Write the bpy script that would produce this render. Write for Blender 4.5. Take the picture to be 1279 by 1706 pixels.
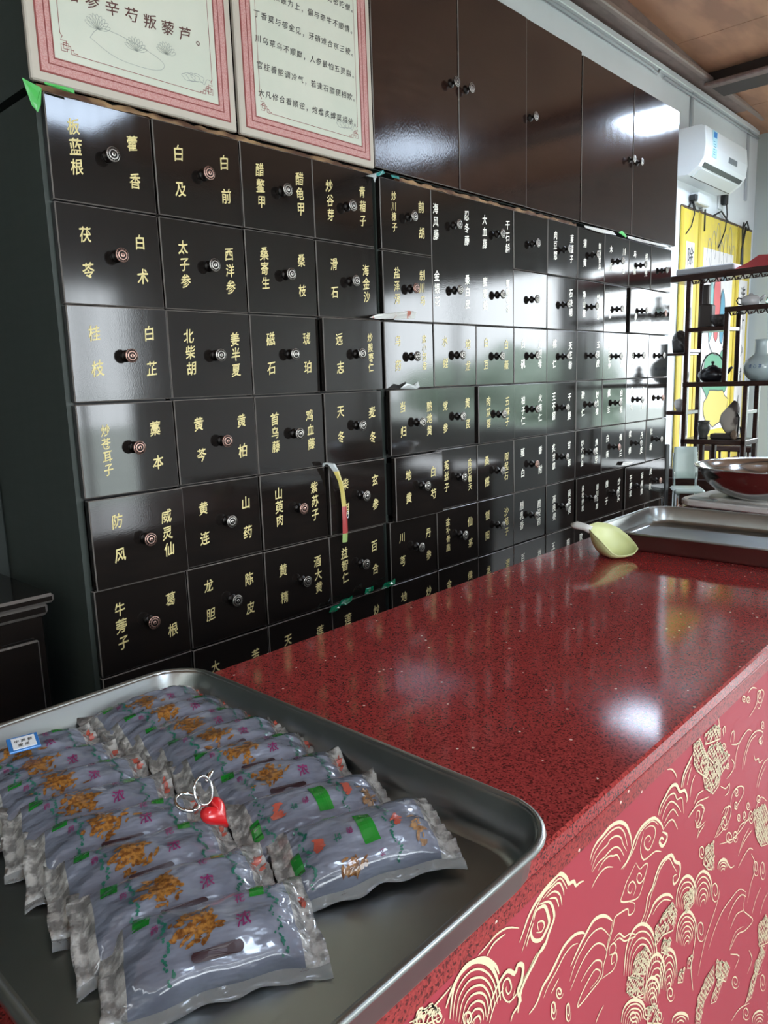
import bpy, bmesh, math, random
from mathutils import Vector, Matrix
R = math.radians
PI = math.pi
for _o in list(bpy.data.objects): bpy.data.objects.remove(_o)
SC = bpy.context.scene
COL = SC.collection

# ------------------------------------------------------------ camera
CX, CY, CZ = 0.0, 0.0, 1.5
cd = bpy.data.cameras.new('camera'); cam = bpy.data.objects.new('camera', cd); COL.objects.link(cam)
_r = Vector((0.67759, -0.734774, -0.031292)); _u = Vector((0.148068, 0.09462, 0.98444)); _f = Vector((0.72038, 0.671681, -0.17291))
m = Matrix.Identity(4)
for i in range(3):
    m[i][0] = _r[i]; m[i][1] = _u[i]; m[i][2] = -_f[i]
m[0][3], m[1][3], m[2][3] = CX, CY, CZ
cam.matrix_world = m
cd.sensor_fit = 'VERTICAL'; cd.sensor_height = 36.0; cd.lens = 1252.97/1706*36; cd.clip_start = .02; cd.clip_end = 200
SC.camera = cam

# ------------------------------------------------------------ sky, daylight openings, lamps, exposure
W = bpy.data.worlds.new('sky'); SC.world = W; W.use_nodes = True
_bg = W.node_tree.nodes['Background']; _bg.inputs[0].default_value = (0.88, 0.95, 1.0, 1); _bg.inputs[1].default_value = 12.0
SC.view_settings.view_transform = 'Standard'; SC.view_settings.look = 'None'
SC.view_settings.exposure = 0.0; SC.view_settings.gamma = 1.0
SC.view_settings.use_curve_mapping = False
try:
    SC.cycles.use_denoising = True
    SC.cycles.max_bounces = 7; SC.cycles.diffuse_bounces = 3; SC.cycles.glossy_bounces = 4
    SC.cycles.transparent_max_bounces = 10; SC.cycles.transmission_bounces = 3
    SC.cycles.caustics_reflective = False; SC.cycles.caustics_refractive = False
    SC.cycles.sample_clamp_indirect = 6.0
except Exception: pass
# openings in the walls: (wall, a0, a1, z0, z1); the sky portals below use them too
XL, XR, YF, YB = -2.6, 6.56, -3.2, 2.05
OPEN_FRONT = [(-1.9, 1.2, 0.95, 2.5), (2.62, 3.62, 0.15, 2.5)]
OPEN_RIGHT = [(-3.0, -0.55, 0.95, 2.5), (-0.35, 1.5, 0.95, 2.5)]
def portal(name, loc, rot, sx, sy):
    l = bpy.data.lights.new(name, 'AREA'); l.shape = 'RECTANGLE'; l.size = sx; l.size_y = sy
    l.cycles.is_portal = True
    o = bpy.data.objects.new(name, l); COL.objects.link(o); o.location = loc; o.rotation_euler = rot
for a0, a1, z0, z1 in OPEN_FRONT: portal('window_portal', ((a0+a1)/2, YF-.02, (z0+z1)/2), (R(90), 0, 0), a1-a0, z1-z0)
for a0, a1, z0, z1 in OPEN_RIGHT: portal('window_portal', (XR+.02, (a0+a1)/2, (z0+z1)/2), (R(90), 0, R(90)), a1-a0, z1-z0)
LAMPS = [(2.58, -1.93, 3.28, .45), (4.82, -.93, 3.28, .28), (4.74, 1.155, 2.99, 2.0), (0.1, -1.2, 3.3, .6)]
LAMP_E = 40.0

# ------------------------------------------------------------ materials
MATS = {}
def mat(name, col=(.5, .5, .5), rough=.5, metal=0., coat=0., spec=.5, emit=None, noise=None, bump=None, trans=0., alpha=1., coatr=.05, ior=1.5):
    """noise=(scale, colour2, contrast lo, hi, detail, stretch xyz)   bump=(scale, strength, distance, stretch)"""
    if name in MATS: return MATS[name]
    mm = bpy.data.materials.new(name); mm.use_nodes = True; nt = mm.node_tree; n = nt.nodes; L = nt.links
    b = n['Principled BSDF']
    b.inputs['Base Color'].default_value = (*col, 1); b.inputs['Roughness'].default_value = rough
    b.inputs['Metallic'].default_value = metal; b.inputs['Coat Weight'].default_value = coat
    b.inputs['Coat Roughness'].default_value = coatr; b.inputs['Specular IOR Level'].default_value = spec
    b.inputs['Transmission Weight'].default_value = trans; b.inputs['Alpha'].default_value = alpha; b.inputs['IOR'].default_value = ior
    if emit:
        b.inputs['Emission Color'].default_value = (*emit[0], 1); b.inputs['Emission Strength'].default_value = emit[1]
    tc = None
    def coords(st):
        nonlocal tc
        if tc is None: tc = n.new('ShaderNodeTexCoord')
        mp = n.new('ShaderNodeMapping'); mp.inputs['Scale'].default_value = st
        L.new(tc.outputs['Object'], mp.inputs['Vector']); return mp
    if noise:
        sc, c2, lo, hi, det, st = (list(noise)+[4, (1, 1, 1)])[:6] if len(noise) < 6 else noise
        t = n.new('ShaderNodeTexNoise'); t.inputs['Scale'].default_value = sc; t.inputs['Detail'].default_value = det
        L.new(coords(st).outputs[0], t.inputs['Vector'])
        r = n.new('ShaderNodeValToRGB'); r.color_ramp.elements[0].position = lo; r.color_ramp.elements[1].position = hi
        r.color_ramp.elements[0].color = (*col, 1); r.color_ramp.elements[1].color = (*c2, 1)
        L.new(t.outputs['Fac'], r.inputs[0]); L.new(r.outputs[0], b.inputs['Base Color'])
    if bump:
        sc, stg, dist, st = (list(bump)+[(1, 1, 1)])[:4]
        t = n.new('ShaderNodeTexNoise'); t.inputs['Scale'].default_value = sc; t.inputs['Detail'].default_value = 3
        L.new(coords(st).outputs[0], t.inputs['Vector'])
        bp = n.new('ShaderNodeBump'); bp.inputs['Strength'].default_value = stg; bp.inputs['Distance'].default_value = dist
        L.new(t.outputs['Fac'], bp.inputs['Height']); L.new(bp.outputs[0], b.inputs['Normal'])
    MATS[name] = mm
    return mm

def lacquer(name, col, col2, rlo, rhi, bumpscale=300, bstr=.5, stretch=(1, 1, 1), bmin=.08):
    mm = mat(name, col, .15, spec=.65, noise=(9, col2, .35, .7, 3, (1, 1, 6)))
    nt = mm.node_tree; n = nt.nodes; L = nt.links; b = n['Principled BSDF']
    oi = n.new('ShaderNodeObjectInfo'); mr = n.new('ShaderNodeMapRange')
    mr.inputs[3].default_value = rlo; mr.inputs[4].default_value = rhi
    L.new(oi.outputs['Random'], mr.inputs[0])
    tc = n.new('ShaderNodeTexCoord')
    # smears: wiped streaks vary the gloss
    mp = n.new('ShaderNodeMapping'); mp.inputs['Scale'].default_value = (30, 30, 3)
    L.new(tc.outputs['Object'], mp.inputs[0])
    s = n.new('ShaderNodeTexNoise'); s.inputs['Scale'].default_value = 1.0; s.inputs['Detail'].default_value = 3
    L.new(mp.outputs[0], s.inputs['Vector'])
    ad = n.new('ShaderNodeMath'); ad.operation = 'MULTIPLY_ADD'; ad.inputs[1].default_value = .07; 
    L.new(s.outputs['Fac'], ad.inputs[0]); L.new(mr.outputs[0], ad.inputs[2])
    L.new(ad.outputs[0], b.inputs['Roughness'])
    t = n.new('ShaderNodeTexNoise'); t.inputs['Scale'].default_value = bumpscale; t.inputs['Detail'].default_value = 2
    mp2 = n.new('ShaderNodeMapping'); mp2.inputs['Scale'].default_value = stretch
    L.new(tc.outputs['Object'], mp2.inputs[0]); L.new(mp2.outputs[0], t.inputs['Vector'])
    w = n.new('ShaderNodeTexNoise'); w.inputs['Scale'].default_value = 5; w.inputs['Detail'].default_value = 1
    L.new(tc.outputs['Object'], w.inputs['Vector'])
    b1 = n.new('ShaderNodeBump'); b1.inputs['Strength'].default_value = bstr; b1.inputs['Distance'].default_value = .00011
    L.new(t.outputs['Fac'], b1.inputs['Height'])
    wn = n.new('ShaderNodeTexWhiteNoise'); wn.noise_dimensions = '1D'; L.new(oi.outputs['Random'], wn.inputs['W'])
    gr = n.new('ShaderNodeMapRange'); gr.inputs[3].default_value = bmin; gr.inputs[4].default_value = bstr*1.6; gr.clamp = True
    pw = n.new('ShaderNodeMath'); pw.operation = 'POWER'; pw.inputs[1].default_value = 2.2
    L.new(wn.outputs['Value'], pw.inputs[0]); L.new(pw.outputs[0], gr.inputs[0]); L.new(gr.outputs[0], b1.inputs['Strength'])
    b2 = n.new('ShaderNodeBump'); b2.inputs['Strength'].default_value = .25; b2.inputs['Distance'].default_value = .0011
    L.new(w.outputs['Fac'], b2.inputs['Height']); L.new(b1.outputs[0], b2.inputs['Normal']); L.new(b2.outputs[0], b.inputs['Normal'])
    return mm

BLACK = lacquer('black_lacquer', (.012, .010, .009), (.017, .013, .011), .02, .07)
DOORM = lacquer('brown_black_lacquer', (.022, .011, .009), (.040, .019, .014),   .05, .10, 240, 1.0, (1, 1, .45), .8)
SIDEM = lacquer('side_lacquer', (.050, .062, .053), (.058, .070, .061), .36, .42)  # greenish grey: the room's reflection on black lacquer put into the base colour
EDGE = mat('worn_edge_highlight', (.17, .15, .135), .35, noise=(60, (.35, .32, .28), .62, .75))  # pale chamfers: scratched lacquer, plus the light edges catch put into the colour
CARC = mat('carcass_black', (.006, .005, .005), .5)
RAW = mat('raw_wood_edge', (.12, .05, .025), .7, noise=(40, (.45, .27, .13), .45, .65, 5, (.3, 1, 1)))
GOLD = mat('gold_leaf_paint', (.86, .74, .34), .42, metal=.1, noise=(90, (.70, .58, .26), .4, .7))
GOLD2 = mat('gold_paint_glare', (.95, .92, .82), .42, metal=.5, noise=(60, (.80, .78, .68), .5, .75))  # whiter copy of the gold, with window glare put into its colour
BRONZE = mat('dark_bronze', (.018, .015, .013), .3, metal=.7)
SILVER = mat('antique_silver', (.50, .47, .43), .3, metal=.9)
COPPER = mat('antique_copper', (.55, .33, .27), .35, metal=.8)
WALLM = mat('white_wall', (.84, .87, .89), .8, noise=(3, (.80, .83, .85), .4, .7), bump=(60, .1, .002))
WOODC = mat('ceiling_plywood', (.52, .27, .16), .5, noise=(2.2, (.36, .18, .11), .42, .62, 5, (1, 3, 1)))
BEAM = mat('painted_beam', (.20, .14, .125), .45, noise=(8, (.26, .18, .16), .4, .6, 3, (1, 4, 4)))
BEAMD = mat('dark_beam', (.045, .030, .026), .5)
FLOORM = mat('floor_tile', (.42, .41, .39), .2, noise=(6, (.34, .33, .32), .4, .6))
STEEL = mat('stainless_steel', (.42, .45, .43), .30, metal=1., noise=(6, (.33, .34, .33), .35, .7), bump=(14, .12, .004))
CHROME = mat('chrome', (.75, .76, .76), .08, metal=1.)
DARKW = mat('dark_rosewood', (.030, .013, .010), .22, noise=(14, (.05, .022, .016), .4, .7, 3, (1, 1, 5)))
WHITE = mat('white_plastic', (.80, .82, .82), .35)
BLKP = mat('black_plastic', (.015, .015, .015), .4)

def quartz(nm='red_quartz', rough=.09, spec=.5):
    mm = bpy.data.materials.new(nm); mm.use_nodes = True; nt = mm.node_tree; n = nt.nodes; L = nt.links
    b = n['Principled BSDF']; b.inputs['Roughness'].default_value = rough; b.inputs['Specular IOR Level'].default_value = spec
    tc = n.new('ShaderNodeTexCoord')
    v = n.new('ShaderNodeTexVoronoi'); v.inputs['Scale'].default_value = 480; L.new(tc.outputs['Object'], v.inputs['Vector'])
    s = n.new('ShaderNodeSeparateColor'); L.new(v.outputs['Color'], s.inputs[0])
    r = n.new('ShaderNodeValToRGB'); r.color_ramp.interpolation = 'CONSTANT'
    e = r.color_ramp.elements; e[0].position = 0; e[0].color = (.10, .014, .013, 1); e[1].position = .20; e[1].color = (.29, .034, .032, 1)
    x = e.new(.5); x.color = (.35, .045, .040, 1)
    x = e.new(.8); x.color = (.24, .028, .027, 1)
    L.new(s.outputs[0], r.inputs[0])
    v2 = n.new('ShaderNodeTexVoronoi'); v2.inputs['Scale'].default_value = 150; L.new(tc.outputs['Object'], v2.inputs['Vector'])
    s2 = n.new('ShaderNodeSeparateColor'); L.new(v2.outputs['Color'], s2.inputs[0])
    g = n.new('ShaderNodeMath'); g.operation = 'GREATER_THAN'; g.inputs[1].default_value = .988; L.new(s2.outputs[1], g.inputs[0])
    l = n.new('ShaderNodeMath'); l.operation = 'LESS_THAN'; l.inputs[1].default_value = .3; L.new(v2.outputs['Distance'], l.inputs[0])
    mu = n.new('ShaderNodeMath'); mu.operation = 'MULTIPLY'; L.new(g.outputs[0], mu.inputs[0]); L.new(l.outputs[0], mu.inputs[1])
    mx = n.new('ShaderNodeMix'); mx.data_type = 'RGBA'; L.new(mu.outputs[0], mx.inputs[0]); L.new(r.outputs[0], mx.inputs[6]); mx.inputs[7].default_value = (.8, .62, .5, 1)
    L.new(mx.outputs[2], b.inputs['Base Color'])
    return mm
QUARTZ = quartz(); QUARTZ2 = quartz('red_quartz_edge', .3, .25)

# ------------------------------------------------------------ mesh helpers
def link(o, parent=None):
    COL.objects.link(o)
    if parent is not None: o.parent = parent
    return o
def tag(o, label=None, cat=None, group=None, kind=None):
    if label: o['label'] = label
    if cat: o['category'] = cat
    if group: o['group'] = group
    if kind: o['kind'] = kind
    return o
def empty(name, loc=(0, 0, 0), rz=0, label=None, cat=None, group=None):
    o = bpy.data.objects.new(name, None); o.location = loc; o.rotation_euler = (0, 0, rz); o.empty_display_size = .05
    COL.objects.link(o); return tag(o, label, cat, group)
class MB:
    def __init__(s): s.v = []; s.f = []; s.m = []; s.sm = []
    def add(s, vs, fs, mi=0, smooth=False):
        b = len(s.v); s.v += [tuple(v) for v in vs]; s.f += [tuple(i+b for i in f) for f in fs]
        s.m += [mi]*len(fs); s.sm += [smooth]*len(fs); return s
    def box(s, x0, x1, y0, y1, z0, z1, mi=0, M=None):
        vs = [Vector((x, y, z)) for z in (z0, z1) for y in (y0, y1) for x in (x0, x1)]
        if M is not None: vs = [M @ v for v in vs]
        return s.add(vs, [(0, 2, 3, 1), (4, 5, 7, 6), (0, 1, 5, 4), (2, 6, 7, 3), (0, 4, 6, 2), (1, 3, 7, 5)], mi)
    def bevbox(s, x0, x1, y0, y1, z0, z1, b=.003, mi=0, me=None, M=None):
        """box with chamfered edges; me = material of the chamfers"""
        me = mi if me is None else me
        X = (x0, x1); Y = (y0, y1); Z = (z0, z1); vs = []; idx = {}
        for i in (0, 1):
            for j in (0, 1):
                for k in (0, 1):
                    sx, sy, sz = (1 if i == 0 else -1), (1 if j == 0 else -1), (1 if k == 0 else -1)
                    for a, p in enumerate(((X[i], Y[j]+sy*b, Z[k]+sz*b), (X[i]+sx*b, Y[j], Z[k]+sz*b), (X[i]+sx*b, Y[j]+sy*b, Z[k]))):
                        idx[(i, j, k, a)] = len(vs); vs.append(Vector(p))
        if M is not None: vs = [M @ v for v in vs]
        g = lambda i, j, k, a: idx[(i, j, k, a)]
        F = []; E = []
        for i in (0, 1): F.append([g(i, 0, 0, 0), g(i, 1, 0, 0), g(i, 1, 1, 0), g(i, 0, 1, 0)])
        for j in (0, 1): F.append([g(0, j, 0, 1), g(1, j, 0, 1), g(1, j, 1, 1), g(0, j, 1, 1)])
        for k in (0, 1): F.append([g(0, 0, k, 2), g(1, 0, k, 2), g(1, 1, k, 2), g(0, 1, k, 2)])
        for j in (0, 1):
            for k in (0, 1): E.append([g(0, j, k, 1), g(1, j, k, 1), g(1, j, k, 2), g(0, j, k, 2)])
        for i in (0, 1):
            for k in (0, 1): E.append([g(i, 0, k, 0), g(i, 1, k, 0), g(i, 1, k, 2), g(i, 0, k, 2)])
        for i in (0, 1):
            for j in (0, 1): E.append([g(i, j, 0, 0), g(i, j, 1, 0), g(i, j, 1, 1), g(i, j, 0, 1)])
        for i in (0, 1):
            for j in (0, 1):
                for k in (0, 1): E.append([g(i, j, k, 0), g(i, j, k, 1), g(i, j, k, 2)])
        s.add(vs, F, mi); b0 = len(s.v)-len(vs)
        s.f += [tuple(q+b0 for q in e) for e in E]; s.m += [me]*len(E); s.sm += [False]*len(E)
        return s
    def lathe(s, prof, n=20, M=None, mis=None, mi=0, smooth=True, cap=True):
        """prof: (r, h) along local z"""
        vs = []; fs = []; ms = []
        for r, h in prof:
            for k in range(n):
                a = 2*PI*k/n; v = Vector((r*math.cos(a), r*math.sin(a), h)); vs.append(M @ v if M is not None else v)
        for i in range(len(prof)-1):
            for k in range(n):
                fs.append((i*n+k, i*n+(k+1) % n, (i+1)*n+(k+1) % n, (i+1)*n+k)); ms.append(mis[i] if mis else mi)
        if cap:
            if prof[0][0] > 1e-6: fs.append(tuple(range(n))[::-1]); ms.append(mis[0] if mis else mi)
            if prof[-1][0] > 1e-6: fs.append(tuple((len(prof)-1)*n+k for k in range(n))); ms.append(mis[-1] if mis else mi)
        b = len(s.v); s.v += [tuple(v) for v in vs]; s.f += [tuple(i+b for i in f) for f in fs]; s.m += ms; s.sm += [smooth]*len(fs)
        return s
    def tube(s, pts, r, n=8, mi=0, closed=False):
        pts = [Vector(p) for p in pts]; N = len(pts); rs = r if isinstance(r, (list, tuple)) else [r]*N
        vs = []; up = Vector((0, 0, 1)); prev = None
        for i, p in enumerate(pts):
            a = pts[(i-1) % N] if (closed or i > 0) else p; c = pts[(i+1) % N] if (closed or i < N-1) else p
            t = (c-a); t = t.normalized() if t.length > 1e-9 else Vector((1, 0, 0))
            if prev is None:
                q = t.cross(up); q = q if q.length > .05 else t.cross(Vector((1, 0, 0))); q.normalize()
            else:
                q = prev-t*prev.dot(t); q.normalize()
            prev = q; w = t.cross(q)
            for k in range(n):
                an = 2*PI*k/n; vs.append(p+(q*math.cos(an)+w*math.sin(an))*rs[i])
        fs = []
        M_ = N if closed else N-1
        for i in range(M_):
            for k in range(n): fs.append((i*n+k, i*n+(k+1) % n, ((i+1) % N)*n+(k+1) % n, ((i+1) % N)*n+k))
        if not closed: fs += [tuple(range(n))[::-1], tuple((N-1)*n+k for k in range(n))]
        return s.add(vs, fs, mi, True)
    def build(s, name, mats, parent=None, loc=None, weld=False):
        me = bpy.data.meshes.new(name); me.from_pydata(s.v, [], s.f)
        for mt in (mats if isinstance(mats, (list, tuple)) else [mats]): me.materials.append(mt)
        me.polygons.foreach_set('material_index', s.m); me.polygons.foreach_set('use_smooth', s.sm)
        if weld or True:
            bm = bmesh.new(); bm.from_mesh(me)
            bmesh.ops.recalc_face_normals(bm, faces=bm.faces); bm.to_mesh(me); bm.free()
        me.update()
        o = bpy.data.objects.new(name, me); link(o, parent)
        if loc is not None: o.location = loc
        return o
def inst(name, me, parent=None, loc=(0, 0, 0), rot=(0, 0, 0)):
    o = bpy.data.objects.new(name, me); link(o, parent); o.location = loc; o.rotation_euler = rot; return o
def mesh_of(mb, name, mats):
    o = mb.build(name, mats); me = o.data; bpy.data.objects.remove(o); return me

# glyphs: the built-in font turned into flat meshes, one per character
_G = {}
def glyph(ch, off=0.):
    k = (ch, off)
    if k not in _G:
        c = bpy.data.curves.new('g', 'FONT'); c.body = ch; c.size = 1; c.offset = off; c.resolution_u = 2
        o = bpy.data.objects.new('g', c); COL.objects.link(o); bpy.context.view_layer.update()
        me = bpy.data.meshes.new_from_object(o)
        vs = [(v.co.x-.5, v.co.y-.38) for v in me.vertices]; fs = [tuple(p.vertices) for p in me.polygons]
        bpy.data.objects.remove(o); bpy.data.meshes.remove(me); bpy.data.curves.remove(c)
        _G[k] = (vs, fs)
    return _G[k]
def brush(x, y, seed=0.):
    """hand-brushed look: slant, swelling strokes"""
    return (x*(.96+.05*math.sin(5*y+seed))+.10*y*.6+.015*math.sin(9*y+seed*3), y*1.04+.11*x+.018*math.sin(7*x+seed*2))
def put_glyph(mb, ch, cx, cz, size, fn, mi=0, seed=0., bold=.034, br=True, wf=.88, nrm=(0, -1, 0)):
    vs, fs = glyph(ch)
    for q, (dx, dy) in enumerate(((0, 0), (bold, bold*.35), (bold*.45, -bold*.6)) if bold else ((0, 0),)):
        out = []
        for x, y in vs:
            x += dx; y += dy
            if br: x, y = brush(x, y, seed)
            p = fn(cx+x*size*wf, cz+y*size); out.append((p[0]+nrm[0]*q*6e-5, p[1]+nrm[1]*q*6e-5, p[2]+nrm[2]*q*6e-5))
        mb.add(out, fs, mi)
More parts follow.
